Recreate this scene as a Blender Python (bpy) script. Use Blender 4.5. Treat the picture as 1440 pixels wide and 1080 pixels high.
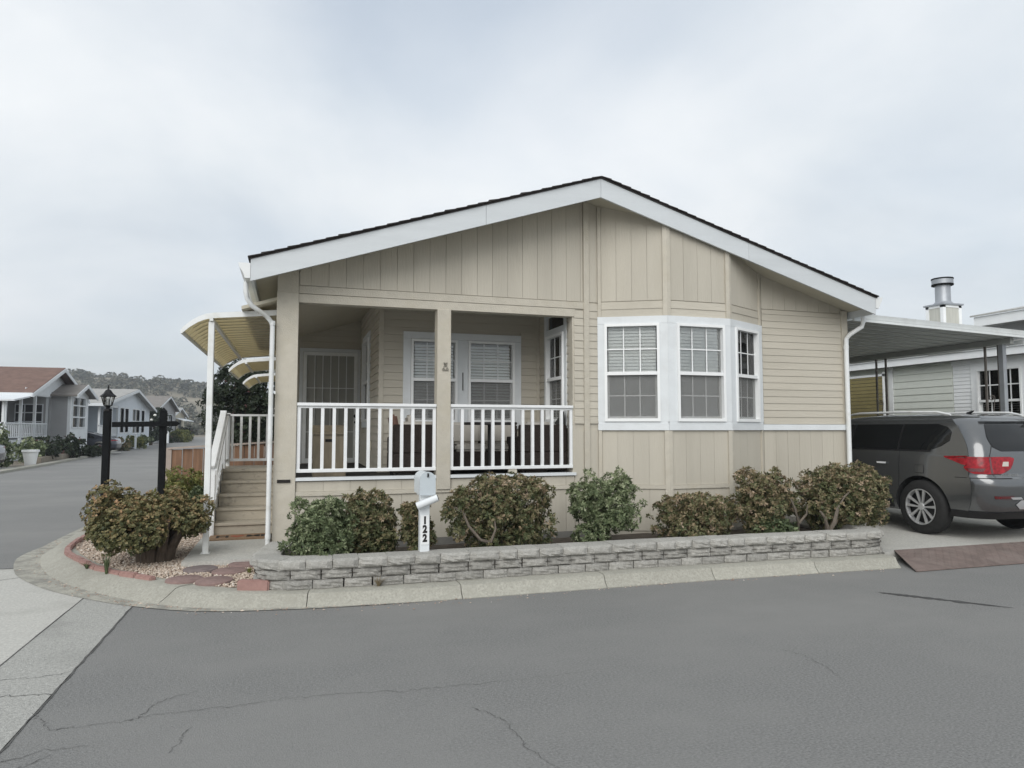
import bpy, bmesh, math, random
import numpy as np
from mathutils import Vector, Matrix
R = math.radians
rng = np.random.default_rng(7)
random.seed(7)
for o in list(bpy.data.objects): bpy.data.objects.remove(o)
scene = bpy.context.scene
COL = scene.collection

# ---------------------------------------------------------------- camera, sky, sun, exposure
cam_data = bpy.data.cameras.new('camera'); cam = bpy.data.objects.new('camera', cam_data); COL.objects.link(cam)
cam.location = (0, 0, 1.6)
cam.rotation_euler = (R(90 + 3.7), 0, R(-17.4))
cam_data.sensor_width = 36; cam_data.lens = 980 / 1440 * 36
cam_data.clip_start = .05; cam_data.clip_end = 9000
scene.camera = cam

SUN_DIR = Vector((-.50, -.88, .68)).normalized()       # towards the sun, behind thin cloud
world = bpy.data.worlds.new('World'); scene.world = world; world.use_nodes = True
nt = world.node_tree; nt.nodes.clear()
def wn(t, **k):
    n = nt.nodes.new(t)
    for a, b in k.items(): setattr(n, a, b)
    return n
out = wn('ShaderNodeOutputWorld'); bg = wn('ShaderNodeBackground')
sky = wn('ShaderNodeTexSky', sky_type='NISHITA', sun_disc=False)
sky.sun_elevation = math.asin(SUN_DIR.z); sky.sun_rotation = math.atan2(SUN_DIR.x, SUN_DIR.y)
sky.air_density = 1.2; sky.dust_density = 2.5
tc = wn('ShaderNodeTexCoord'); sep = wn('ShaderNodeSeparateXYZ'); nt.links.new(tc.outputs['Generated'], sep.inputs[0])
mx = wn('ShaderNodeMath', operation='MAXIMUM'); mx.inputs[1].default_value = 0; nt.links.new(sep.outputs['Z'], mx.inputs[0])
ad = wn('ShaderNodeMath', operation='ADD'); ad.inputs[1].default_value = .22; nt.links.new(mx.outputs[0], ad.inputs[0])
dx = wn('ShaderNodeMath', operation='DIVIDE'); dy = wn('ShaderNodeMath', operation='DIVIDE')
nt.links.new(sep.outputs['X'], dx.inputs[0]); nt.links.new(ad.outputs[0], dx.inputs[1])
nt.links.new(sep.outputs['Y'], dy.inputs[0]); nt.links.new(ad.outputs[0], dy.inputs[1])
cmb = wn('ShaderNodeCombineXYZ'); nt.links.new(dx.outputs[0], cmb.inputs[0]); nt.links.new(dy.outputs[0], cmb.inputs[1]); cmb.inputs[2].default_value = 3.7
def wnoise(scale, detail, rough, dist=0):
    n = wn('ShaderNodeTexNoise'); n.inputs['Scale'].default_value = scale; n.inputs['Detail'].default_value = detail
    n.inputs['Roughness'].default_value = rough; n.inputs['Distortion'].default_value = dist
    nt.links.new(cmb.outputs[0], n.inputs['Vector']); return n
def wramp(src, stops):
    r = wn('ShaderNodeValToRGB'); e = r.color_ramp.elements
    while len(e) < len(stops): e.new(.5)
    for i, (p, c) in enumerate(stops): e[i].position = p; e[i].color = (*c, 1)
    nt.links.new(src, r.inputs[0]); return r
n1 = wnoise(1.05, 8, .55, .35); n2 = wnoise(.55, 4, .5)
SKYL = 1.05
cloud = wramp(n1.outputs['Fac'], [(.31, (.462, .503, .545)), (.45, (.53, .565, .596)), (.57, (.59, .615, .636)), (.70, (.645, .662, .674))])
gap = wramp(n2.outputs['Fac'], [(.30, (.55, .55, .55)), (.43, (.85, .85, .85)), (.53, (1, 1, 1))])
skys = wn('ShaderNodeMix', data_type='RGBA', blend_type='MULTIPLY'); skys.inputs[0].default_value = 1
nt.links.new(sky.outputs[0], skys.inputs[6]); skys.inputs[7].default_value = (.1, .1, .1, 1)
mixc = wn('ShaderNodeMix', data_type='RGBA')
nt.links.new(gap.outputs[0], mixc.inputs[0]); nt.links.new(skys.outputs[2], mixc.inputs[6]); nt.links.new(cloud.outputs[0], mixc.inputs[7])
nt.links.new(mixc.outputs[2], bg.inputs[0]); bg.inputs[1].default_value = SKYL
nt.links.new(bg.outputs[0], out.inputs[0])

sd = bpy.data.lights.new('sun', 'SUN'); sd.energy = 1.5; sd.angle = R(50); sd.color = (1, .97, .93)
so = bpy.data.objects.new('sun', sd); COL.objects.link(so); so.location = (-10, -20, 40)
so.rotation_euler = SUN_DIR.to_track_quat('Z', 'Y').to_euler()
vs = scene.view_settings; vs.view_transform = 'Standard'; vs.look = 'None'; vs.gamma = 1; vs.exposure = .56
try: vs.use_curve_mapping = False
except Exception: pass

# ---------------------------------------------------------------- materials
MATS = {}
def mat(name, col, rough=.7, var=.12, scale=6, bump=0, bscale=120, stretch=(1, 1, 1), metal=0, spec=.4, dirt=None, dscale=2, coat=0, dlo=.5, dhi=.75, rnd=.025):
    m = bpy.data.materials.new(name); m.use_nodes = True; t = m.node_tree; P = t.nodes['Principled BSDF']
    P.inputs['Roughness'].default_value = rough; P.inputs['Metallic'].default_value = metal
    P.inputs['Specular IOR Level'].default_value = spec; P.inputs['Coat Weight'].default_value = coat; P.inputs['Coat Roughness'].default_value = .06
    co = t.nodes.new('ShaderNodeTexCoord'); mp = t.nodes.new('ShaderNodeMapping'); mp.inputs['Scale'].default_value = stretch
    t.links.new(co.outputs['Object'], mp.inputs[0])
    def noise(s, d=4, ro=.6):
        n = t.nodes.new('ShaderNodeTexNoise'); n.inputs['Scale'].default_value = s; n.inputs['Detail'].default_value = d; n.inputs['Roughness'].default_value = ro
        t.links.new(mp.outputs[0], n.inputs['Vector']); return n
    n = noise(scale); r = t.nodes.new('ShaderNodeValToRGB')
    c = np.array(col)
    r.color_ramp.elements[0].position = .3; r.color_ramp.elements[0].color = (*np.clip(c * (1 - var), 0, 1), 1)
    r.color_ramp.elements[1].position = .7; r.color_ramp.elements[1].color = (*np.clip(c * (1 + var), 0, 1), 1)
    t.links.new(n.outputs['Fac'], r.inputs[0]); cur = r.outputs[0]
    if dirt is not None:
        n3 = noise(dscale, 7, .65); r3 = t.nodes.new('ShaderNodeValToRGB')
        r3.color_ramp.elements[0].position = dlo; r3.color_ramp.elements[0].color = (0, 0, 0, 1)
        r3.color_ramp.elements[1].position = dhi; r3.color_ramp.elements[1].color = (1, 1, 1, 1)
        t.links.new(n3.outputs['Fac'], r3.inputs[0])
        mm = t.nodes.new('ShaderNodeMix'); mm.data_type = 'RGBA'
        t.links.new(r3.outputs[0], mm.inputs[0]); t.links.new(cur, mm.inputs[6]); mm.inputs[7].default_value = (*dirt, 1); cur = mm.outputs[2]
    oi = t.nodes.new('ShaderNodeObjectInfo'); mr = t.nodes.new('ShaderNodeMapRange'); mr.inputs[3].default_value = 1 - rnd; mr.inputs[4].default_value = 1 + rnd; t.links.new(oi.outputs['Random'], mr.inputs[0])
    mu = t.nodes.new('ShaderNodeMix'); mu.data_type = 'RGBA'; mu.blend_type = 'MULTIPLY'; mu.inputs[0].default_value = 1; t.links.new(cur, mu.inputs[6]); t.links.new(mr.outputs[0], mu.inputs[7]); cur = mu.outputs[2]
    t.links.new(cur, P.inputs['Base Color'])
    if bump:
        n2 = noise(bscale, 3); b = t.nodes.new('ShaderNodeBump'); b.inputs['Strength'].default_value = bump; b.inputs['Distance'].default_value = .01
        t.links.new(n2.outputs['Fac'], b.inputs['Height']); t.links.new(b.outputs[0], P.inputs['Normal'])
    MATS[name] = m; return m

TAN = (.490, .458, .388)
mat('tan_v', TAN, .75, .05, 3, .35, 45, (1, 1, .12), dirt=(.43, .40, .335), dscale=1.7, rnd=.03)
mat('tan_h', TAN, .75, .05, 3, .35, 45, (.12, 1, 1), dirt=(.43, .40, .335), dscale=1.7, rnd=.03)
mat('tan_trim', (.505, .472, .40), .72, .06, 9, .5, 70, dirt=(.475, .435, .35), dscale=3)
mat('rail_white', (.80, .815, .82), .5, .03, 5, dirt=(.70, .71, .71), dscale=4)
mat('soffit', (.52, .49, .40), .8, .04, 4)
mat('white', (.68, .71, .725), .55, .03, 5, .1, 60, dirt=(.62, .64, .65), dscale=3)
mat('fascia', (.585, .617, .637), .6, .03, 3, .2, 40, (.3, 1, 3), dirt=(.53, .56, .58), dscale=2)
mat('vinyl', (.80, .815, .815), .4, .02, 5)
mat('metal_white', (.74, .76, .76), .45, .04, 5, dirt=(.6, .6, .56), dscale=4)
mat('shingle', (.035, .03, .028), .9, .35, 30, .6, 200)
mat('deck', (.035, .033, .03), .8, .3, 10)
mat('interior', (.25, .24, .22), .9, .05, 3)
mat('blind', (.90, .915, .905), .6, .03, 3)
mat('step', (.42, .38, .31), .7, .08, 3, .2, 60, dirt=(.24, .215, .18), dscale=7, dlo=.56, dhi=.72)
mat('cream', (.68, .64, .50), .5, .05, 4, dirt=(.45, .41, .30), dscale=3)
mat('cream_rib', (.46, .42, .31), .6, .05, 4)
mat('asphalt', (.212, .212, .206), .88, .32, 85, .9, 150, (.7, 1, 1), dirt=(.245, .243, .234), dscale=.45, dlo=.42, dhi=.62)
mat('crack', (.095, .094, .09), .95, .3, 30)
mat('stain', (.065, .065, .063), .7, .3, 12)
mat('concrete', (.46, .453, .42), .9, .17, 45, .5, 130, dirt=(.35, .345, .315), dscale=1.2)
mat('concrete_old', (.36, .358, .335), .92, .24, 50, .8, 110, dirt=(.235, .235, .22), dscale=1.0)
mat('kerb', (.37, .36, .312), .92, .20, 48, .9, 90, dirt=(.33, .32, .275), dscale=8, dlo=.45, dhi=.70, rnd=.06)
mat('gutter', (.40, .388, .335), .92, .2, 45, .8, 90, dirt=(.25, .243, .215), dscale=5, dlo=.42, dhi=.62)
mat('skirt', (.19, .185, .17), .9, .15, 7, .4, 60)
mat('block', (.365, .355, .328), .95, .24, 17, 1.0, 40, (1, .63, .34), dirt=(.25, .242, .22), dscale=6, dlo=.5, dhi=.75, rnd=.14)
mat('block_cap', (.43, .42, .388), .95, .20, 17, 1.0, 40, (1, .9, .36), dirt=(.33, .32, .29), dscale=6, dlo=.5, dhi=.75, rnd=.09)
mat('soil', (.075, .062, .05), .95, .3, 12, .8, 60)
mat('gravel_base', (.42, .345, .285), .95, .25, 40, .8, 90)
mat('brick_red', (.345, .21, .185), .9, .15, 12, .5, 120, dirt=(.29, .175, .155), dscale=5)
mat('paver_red', (.24, .165, .15), .9, .18, 14, .6, 120)
mat('paver_grey', (.19, .155, .15), .9, .18, 14, .6, 120)
mat('black_wood', (.007, .008, .009), .7, .2, 5, .2, 40, spec=.12)
mat('flue_black', (.006, .006, .006), .7, .1, 5, spec=.1)
mat('black_metal', (.008, .008, .009), .5, .1, 5, spec=.2)
mat('fence', (.225, .13, .08), .75, .22, 3, .3, 40, (6, 6, .5), dirt=(.15, .085, .055), dscale=4)
mat('fence_cap', (.40, .34, .30), .8, .1, 4)
mat('coir', (.25, .165, .10), .95, .2, 30, .6, 150)
mat('ink', (.015, .013, .012), .8, .1, 5)
mat('heart', (.30, .09, .05), .9, .1, 5)
mat('plywood', (.25, .21, .15), .65, .2, 3, .2, 30, (5, 5, 1))
mat('wicker', (.036, .026, .021), .7, .35, 60, .8, 120)
mat('cushion', (.50, .475, .43), .9, .05, 5)
mat('pillow_red', (.15, .085, .065), .9, .1, 8)
mat('table_dark', (.03, .028, .027), .45, .2, 6)
mat('screen_grey', (.30, .31, .31), .7, .06, 5)
mat('bark', (.11, .085, .065), .95, .3, 25, .8, 50, (1, 1, .3))
mat('twig', (.155, .13, .105), .9, .2, 20)
mat('mail_top', (.66, .70, .72), .45, .03, 6)
mat('mail_grey', (.50, .55, .58), .4, .04, 6, spec=.5)
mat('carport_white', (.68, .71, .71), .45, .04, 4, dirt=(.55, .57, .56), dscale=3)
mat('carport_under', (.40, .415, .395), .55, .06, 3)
mat('iron', (.16, .145, .13), .5, .15, 10, metal=.3)
mat('nb_siding', (.70, .73, .67), .7, .04, 3, .2, 40, (.12, 1, 1))
mat('nb_white', (.85, .87, .875), .6, .03, 4)
mat('nb_roof', (.44, .44, .42), .9, .2, 20, .6, 60)
mat('olive', (.25, .21, .09), .7, .12, 5)
mat('galv', (.36, .38, .405), .45, .1, 6, metal=.5)
mat('steel_rust', (.175, .135, .12), .75, .22, 8, .5, 160, dirt=(.23, .19, .17), dscale=3)
mat('paint_car', (.135, .14, .144), .20, .03, 3, metal=.7, coat=1.0)
mat('car_black', (.012, .012, .013), .5, .1, 5)
mat('tyre', (.018, .018, .018), .85, .2, 20)
mat('alloy', (.62, .63, .64), .3, .03, 5, metal=.6)
mat('chrome', (.75, .76, .77), .12, .02, 5, metal=1)
mat('lamp_red', (.26, .006, .012), .18, .5, 25, spec=.35, coat=.15)
mat('lamp_dark', (.10, .004, .006), .15, .2, 30, spec=.7, coat=1)
mat('car_glass', (.006, .007, .008), .03, .05, 3, spec=.45)
mat('car_blue', (.045, .05, .065), .3, .05, 3, metal=.5, coat=.9)
mat('yellow', (.6, .33, .02), .5, .1, 5)
mat('h_white', (.66, .69, .71), .7, .04, 2)
mat('h_grey', (.34, .345, .35), .75, .05, 2)
mat('h_beige', (.52, .48, .38), .75, .05, 2)
mat('h_blue', (.60, .65, .70), .7, .04, 2)
mat('h_brownroof', (.165, .105, .085), .9, .2, 3, .5, 20)
mat('h_greyroof', (.34, .335, .32), .9, .15, 2, .5, 20)
mat('h_darkroof', (.20, .185, .17), .9, .15, 2, .5, 20)
mat('dark_in', (.035, .037, .04), .6, .2, 2)
mat('far_soil', (.20, .175, .14), .95, .25, 2)
mat('hill', (.26, .225, .17), .95, .3, .03, dirt=(.15, .14, .105), dscale=.018, dlo=.42, dhi=.6)
mat('thermo', (.12, .12, .12), .5, .1, 5)
mat('chimney_panel', (.50, .50, .455), .8, .1, 4, stretch=(6, 6, .5))
mat('bear', (.24, .225, .19), .6, .1, 20)
mat('flower', (.75, .75, .70), .8, .1, 5)
mat('dry_weed', (.22, .175, .105), .9, .2, 10)

def glass_mat(name, tint, rough=.02, dark=0.0, ior=1.5):
    m = bpy.data.materials.new(name); m.use_nodes = True; t = m.node_tree; t.nodes.clear()
    o = t.nodes.new('ShaderNodeOutputMaterial'); mix = t.nodes.new('ShaderNodeMixShader'); f = t.nodes.new('ShaderNodeFresnel'); f.inputs[0].default_value = ior
    tr = t.nodes.new('ShaderNodeBsdfTransparent'); tr.inputs[0].default_value = (*tint, 1)
    g = t.nodes.new('ShaderNodeBsdfGlossy'); g.inputs['Roughness'].default_value = rough
    n = t.nodes.new('ShaderNodeTexNoise'); n.inputs['Scale'].default_value = 2.2; b = t.nodes.new('ShaderNodeBump'); b.inputs['Strength'].default_value = .04
    t.links.new(n.outputs[0], b.inputs['Height']); t.links.new(b.outputs[0], g.inputs['Normal'])
    t.links.new(f.outputs[0], mix.inputs[0]); t.links.new(tr.outputs[0], mix.inputs[1]); t.links.new(g.outputs[0], mix.inputs[2]); t.links.new(mix.outputs[0], o.inputs[0])
    MATS[name] = m
glass_mat('glass', (.97, .98, .975), ior=1.7)
glass_mat('glass_dark', (.35, .38, .38), ior=1.7)
def screen_mat(name, col, cover):
    m = bpy.data.materials.new(name); m.use_nodes = True; t = m.node_tree; t.nodes.clear()
    o = t.nodes.new('ShaderNodeOutputMaterial'); mix = t.nodes.new('ShaderNodeMixShader'); mix.inputs[0].default_value = cover
    tr = t.nodes.new('ShaderNodeBsdfTransparent'); d = t.nodes.new('ShaderNodeBsdfDiffuse'); d.inputs[0].default_value = (*col, 1)
    t.links.new(tr.outputs[0], mix.inputs[1]); t.links.new(d.outputs[0], mix.inputs[2]); t.links.new(mix.outputs[0], o.inputs[0]); MATS[name] = m
screen_mat('insect_screen', (.30, .30, .29), .30)
screen_mat('door_screen', (.40, .40, .375), .86)
def leaf_mat(name, stops):
    m = bpy.data.materials.new(name); m.use_nodes = True; t = m.node_tree; P = t.nodes['Principled BSDF']; P.inputs['Roughness'].default_value = .55; P.inputs['Specular IOR Level'].default_value = .35
    a = t.nodes.new('ShaderNodeAttribute'); a.attribute_name = 'tint'; r = t.nodes.new('ShaderNodeValToRGB'); e = r.color_ramp.elements
    while len(e) < len(stops): e.new(.5)
    for i, (p, c) in enumerate(stops): e[i].position = p; e[i].color = (*c, 1)
    t.links.new(a.outputs['Fac'], r.inputs[0]); t.links.new(r.outputs[0], P.inputs['Base Color'])
    tl = t.nodes.new('ShaderNodeBsdfTranslucent'); t.links.new(r.outputs[0], tl.inputs[0]); mx_ = t.nodes.new('ShaderNodeMixShader'); mx_.inputs[0].default_value = .18
    o = t.nodes['Material Output']; t.links.new(P.outputs[0], mx_.inputs[1]); t.links.new(tl.outputs[0], mx_.inputs[2]); t.links.new(mx_.outputs[0], o.inputs[0]); MATS[name] = m
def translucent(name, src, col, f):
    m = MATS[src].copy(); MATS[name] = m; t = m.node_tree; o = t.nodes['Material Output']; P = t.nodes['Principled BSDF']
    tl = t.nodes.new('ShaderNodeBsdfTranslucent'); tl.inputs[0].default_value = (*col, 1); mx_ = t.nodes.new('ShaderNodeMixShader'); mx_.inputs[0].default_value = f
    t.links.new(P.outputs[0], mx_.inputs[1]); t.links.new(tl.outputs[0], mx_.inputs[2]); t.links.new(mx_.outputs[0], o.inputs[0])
translucent('awning_skin', 'cream', (.80, .73, .54), .5)  # translucency added to brighten the awning underside, though its metal passes no light
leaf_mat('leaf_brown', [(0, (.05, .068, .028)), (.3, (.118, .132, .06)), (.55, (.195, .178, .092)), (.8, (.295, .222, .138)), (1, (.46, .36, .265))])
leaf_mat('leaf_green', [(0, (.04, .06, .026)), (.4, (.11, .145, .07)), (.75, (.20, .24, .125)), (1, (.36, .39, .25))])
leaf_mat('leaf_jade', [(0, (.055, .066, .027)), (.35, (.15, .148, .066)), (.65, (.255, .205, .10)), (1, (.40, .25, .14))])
leaf_mat('leaf_lime', [(0, (.06, .08, .02)), (.5, (.15, .17, .045)), (1, (.28, .27, .09))])
leaf_mat('leaf_dark', [(0, (.010, .018, .008)), (.6, (.028, .042, .02)), (.93, (.06, .075, .04)), (1, (.22, .10, .10))])
leaf_mat('leaf_far', [(0, (.07, .08, .055)), (.5, (.135, .135, .10)), (1, (.25, .22, .165))])
leaf_mat('pebble', [(0, (.33, .24, .19)), (.35, (.55, .44, .35)), (.7, (.70, .60, .50)), (1, (.82, .76, .69))])

# ---------------------------------------------------------------- mesh helpers
def wloc(o):
    p = Vector((0, 0, 0))
    while o: p = p + o.location; o = o.parent
    return p
def tag(o, label=None, cat=None, group=None, kind=None):
    if label: o['label'] = label
    if cat: o['category'] = cat
    if group: o['group'] = group
    if kind: o['kind'] = kind
    return o
def thing(name, label, cat, loc=(0, 0, 0), group=None):
    o = bpy.data.objects.new(name, None); o.location = loc; o.empty_display_size = .1; COL.objects.link(o)
    return tag(o, label, cat, group)
def link(name, me, m, parent=None):
    o = bpy.data.objects.new(name, me); COL.objects.link(o)
    if not me.materials: me.materials.append(MATS[m])
    if parent: o.parent = parent
    return o
class MB:
    def __init__(s): s.v = []; s.f = []
    def add(s, vs, fs):
        b = len(s.v); s.v += [tuple(map(float, p)) for p in vs]; s.f += [tuple(i + b for i in f) for f in fs]; return s
    def hexa(s, p): return s.add(p, [(3, 2, 1, 0), (4, 5, 6, 7), (0, 1, 5, 4), (1, 2, 6, 5), (2, 3, 7, 6), (3, 0, 4, 7)])
    def box(s, x0, x1, y0, y1, z0, z1):
        return s.hexa([(x0, y0, z0), (x1, y0, z0), (x1, y1, z0), (x0, y1, z0), (x0, y0, z1), (x1, y0, z1), (x1, y1, z1), (x0, y1, z1)])
    def extr(s, poly, vec):
        n = len(poly); vec = Vector(vec); a = [Vector(p) for p in poly]
        fs = [tuple(range(n))[::-1], tuple(range(n, 2 * n))] + [(i, (i + 1) % n, n + (i + 1) % n, n + i) for i in range(n)]
        return s.add(a + [p + vec for p in a], fs)
    def beam(s, p, q, w, h, up=(0, 0, 1)):
        p = Vector(p); q = Vector(q); d = (q - p).normalized(); sd_ = d.cross(Vector(up)).normalized(); u = sd_.cross(d)
        a = sd_ * (w / 2); b = u * (h / 2)
        return s.hexa([p - a - b, p + a - b, q + a - b, q - a - b, p - a + b, p + a + b, q + a + b, q - a + b])
    def tube(s, pts, r, n=8):
        pts = [Vector(p) for p in pts]; rs = r if isinstance(r, (list, tuple)) else [r] * len(pts); vs = []; fs = []
        for i, p in enumerate(pts):
            d = (pts[min(i + 1, len(pts) - 1)] - pts[max(i - 1, 0)]).normalized()
            up = Vector((0, 0, 1)) if abs(d.z) < .9 else Vector((0, 1, 0))
            a = d.cross(up).normalized(); b = a.cross(d)
            for k in range(n):
                t = 2 * math.pi * k / n; vs.append(p + a * math.cos(t) * rs[i] + b * math.sin(t) * rs[i])
        for i in range(len(pts) - 1):
            for k in range(n): fs.append((i * n + k, i * n + (k + 1) % n, (i + 1) * n + (k + 1) % n, (i + 1) * n + k))
        fs += [tuple(range(n))[::-1], tuple(range((len(pts) - 1) * n, len(pts) * n))]
        return s.add(vs, fs)
    def lathe(s, c, prof, n=20, axis='z', ang0=0, caps=True):
        vs = []; fs = []
        for r, h in prof:
            for k in range(n):
                t = 2 * math.pi * k / n + ang0; a, b = r * math.cos(t), r * math.sin(t)
                vs.append((c[0] + a, c[1] + b, c[2] + h) if axis == 'z' else (c[0] + h, c[1] + a, c[2] + b) if axis == 'x' else (c[0] + a, c[1] + h, c[2] + b))
        for i in range(len(prof) - 1):
            for k in range(n): fs.append((i * n + k, i * n + (k + 1) % n, (i + 1) * n + (k + 1) % n, (i + 1) * n + k))
        if caps: fs += [tuple(range(n))[::-1], tuple(range((len(prof) - 1) * n, len(prof) * n))]
        return s.add(vs, fs)
    def build(s, name, m, parent=None, smooth=False, bevel=0, seg=1, label=None):
        L = wloc(parent) if parent else Vector((0, 0, 0))
        me = bpy.data.meshes.new(name); me.from_pydata([(p[0] - L.x, p[1] - L.y, p[2] - L.z) for p in s.v], [], s.f)
        bm = bmesh.new(); bm.from_mesh(me)
        if bevel: bmesh.ops.bevel(bm, geom=bm.edges[:], offset=bevel, segments=seg, affect='EDGES', clamp_overlap=True)
        bmesh.ops.recalc_face_normals(bm, faces=bm.faces[:]); bm.to_mesh(me); bm.free()
        if smooth:
            me.polygons.foreach_set('use_smooth', [True] * len(me.polygons))
            me.set_sharp_from_angle(angle=R(38))
        me.update(); o = link(name, me, m, parent)
        if label: o['label'] = label
        return o
def copy_tree(o, parent=None):
    c = o.copy(); COL.objects.link(c); c.parent = parent
    for ch in list(o.children): copy_tree(ch, c)
    return c
def Fr(o, u):
    ox, oy = o; L = math.hypot(*u); ux, uy = u[0] / L, u[1] / L; nx, ny = uy, -ux
    return lambda s, d, z: (ox + ux * s + nx * d, oy + uy * s + ny * d, z)
def fbox(mb, W, s0, s1, d0, d1, z0, z1, z0b=None, z1b=None):
    """box in a wall frame; z0b/z1b give other heights at s1"""
    z0b = z0 if z0b is None else z0b; z1b = z1 if z1b is None else z1b
    return mb.hexa([W(s0, d1, z0), W(s1, d1, z0b), W(s1, d0, z0b), W(s0, d0, z0), W(s0, d1, z1), W(s1, d1, z1b), W(s1, d0, z1b), W(s0, d0, z1)])
def cells(a0, a1, b0, b1, holes):
    A = sorted({a0, a1, *[min(max(h[i], a0), a1) for h in holes for i in (0, 1)]}); Bz = sorted({b0, b1, *[min(max(h[i], b0), b1) for h in holes for i in (2, 3)]})
    for i in range(len(A) - 1):
        for j in range(len(Bz) - 1):
            ca, cb = (A[i] + A[i + 1]) / 2, (Bz[j] + Bz[j + 1]) / 2
            if A[i + 1] - A[i] > 1e-4 and Bz[j + 1] - Bz[j] > 1e-4 and not any(h[0] < ca < h[1] and h[2] < cb < h[3] for h in holes): yield A[i], A[i + 1], Bz[j], Bz[j + 1]
def sheet(W, s0, s1, z0, z1, holes, name, m, parent, d0=-.10, d1=-.012):
    mb = MB()
    for c in cells(s0, s1, z0, z1, holes): fbox(mb, W, c[0], c[1], d0, d1, c[2], c[3])
    return mb.build(name, m, parent)
def lap(W, s0, s1, z0, z1, parent, m='tan_h', ex=.1, holes=(), name='siding_board', proud=.0105, top=None):
    z = z0
    while z < z1 - .02:
        zt = min(z + ex, z1); cuts = [(s0, s1)]
        for h in holes:
            if h[2] < zt - .01 and h[3] > z + .01:
                nc = []
                for a, b in cuts:
                    if h[0] > a: nc.append((a, min(b, h[0])))
                    if h[1] < b: nc.append((max(a, h[1]), b))
                cuts = [c for c in nc if c[1] - c[0] > .01]
        for a, b in cuts:
            zz0, zz1 = z, zt
            if top is not None:      # clip to a sloping ceiling: skip boards above
                if min(top(a), top(b)) < zz0 + .02: 
                    continue
            mb = MB(); j = random.uniform(-.001, .001)
            mb.hexa([W(a, proud + j, zz0), W(b, proud + j, zz0), W(b, -.02, zz0), W(a, -.02, zz0), W(a, .002, zz1 - .0015), W(b, .002, zz1 - .0015), W(b, -.02, zz1 - .0015), W(a, -.02, zz1 - .0015)])
            mb.build(name, m, parent)
        z = zt
def vboards(W, s0, s1, z0, z1, parent, m='tan_v', pitch=.203, gap=.0038, name='wall_board', proud=0.0, first=None):
    """vertical grooved boards; z1 may be a function of s"""
    f = z1 if callable(z1) else (lambda s: z1)
    s = s0; n = 0
    while s < s1 - .01:
        e = min(s + (first if (n == 0 and first) else pitch), s1); mb = MB()
        fbox(mb, W, s + gap / 2, e - gap / 2, -.014, proud + random.uniform(-.0008, .0008), z0, f(s + gap / 2), z0, f(e - gap / 2)); mb.build(name, m, parent)
        s = e; n += 1
def strip(W, s0, s1, z0, z1, name, m, parent, d1=.02, d0=-.012, z1b=None, z0b=None):
    return fbox(MB(), W, s0, s1, d0, d1, z0, z1, z0b, z1b).build(name, m, parent)
def window(W, s0, s1, z0, z1, parent, zm=None, cols=3, rows=2, screen=True, blind=True, d=.012, shut=1.08, frame=.035, gm='glass', mw=.014):
    zm = zm or (z0 + z1) / 2; mb = MB(); t = frame
    for a in ((s0, s1, z1 - t, z1), (s0, s1, z0, z0 + t * 1.15), (s0, s0 + t, z0 + t * 1.15, z1 - t), (s1 - t, s1, z0 + t * 1.15, z1 - t)): fbox(mb, W, a[0], a[1], -.07, d + .034, a[2], a[3])
    w = mb.build('window', 'vinyl', parent)
    mb = MB(); fbox(mb, W, s0 + t, s1 - t, -.045, d + .02, zm - .022, zm + .022); mb.build('meeting_rail', 'vinyl', w)
    k = t * .8 + t; lo0 = z0 + t * 1.15
    mb = MB()
    for a in ((s0 + t, s1 - t, lo0, lo0 + .028), (s0 + t, s0 + t + .026, lo0 + .028, zm - .022), (s1 - t - .026, s1 - t, lo0 + .028, zm - .022)): fbox(mb, W, a[0], a[1], -.05, -.018, a[2], a[3])
    mb.build('lower_sash', 'metal_white', w)
    fbox(MB(), W, s0 + t, s1 - t, -.026, -.022, zm + .02, z1 - t).build('upper_pane', gm, w)
    fbox(MB(), W, s0 + t + .02, s1 - t - .02, -.040, -.036, lo0 + .02, zm - .02).build('lower_pane', gm, w)
    for (a0, a1, b0, b1, dd) in ((s0 + t, s1 - t, zm + .022, z1 - t, -.021), (s0 + t + .026, s1 - t - .026, lo0 + .028, zm - .022, -.035)):
        for i in range(1, cols):
            c = a0 + (a1 - a0) * i / cols; fbox(MB(), W, c - mw / 2, c + mw / 2, dd, dd + .006, b0, b1).build('muntin', 'vinyl', w)
        for i in range(1, rows):
            c = b0 + (b1 - b0) * i / rows; fbox(MB(), W, a0, a1, dd + .0005, dd + .0068, c - mw / 2, c + mw / 2).build('muntin', 'vinyl', w)
    if screen: fbox(MB(), W, s0 + t, s1 - t, -.0155, -.0145, lo0, zm - .02).build('insect_screen', 'insect_screen', w)
    if blind:
        mb = MB(); z = z0 + t + .02; hw_ = .025; cs, sn = hw_ * math.cos(shut), hw_ * math.sin(shut); a0, a1 = s0 + t + .012, s1 - t - .012
        while z < z1 - t - .01:
            mb.hexa([W(a0, -.062 + cs, z - sn), W(a1, -.062 + cs, z - sn), W(a1, -.062 - cs, z + sn), W(a0, -.062 - cs, z + sn), W(a0, -.062 + cs, z - sn + .002), W(a1, -.062 + cs, z - sn + .002), W(a1, -.062 - cs, z + sn + .002), W(a0, -.062 - cs, z + sn + .002)])
            z += .044
        mb.build('blind', 'blind', w)
    return w
def casing(W, s0, s1, z0, z1, w, parent, m='white', d=.026, bottom=True):
    strip(W, s0 - w, s1 + w, z1, z1 + w, 'casing', m, parent, d)
    if bottom: strip(W, s0 - w, s1 + w, z0 - w, z0, 'casing', m, parent, d)
    strip(W, s0 - w, s0, z0, z1, 'casing', m, parent, d - .003); strip(W, s1, s1 + w, z0, z1, 'casing', m, parent, d - .003)
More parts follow.
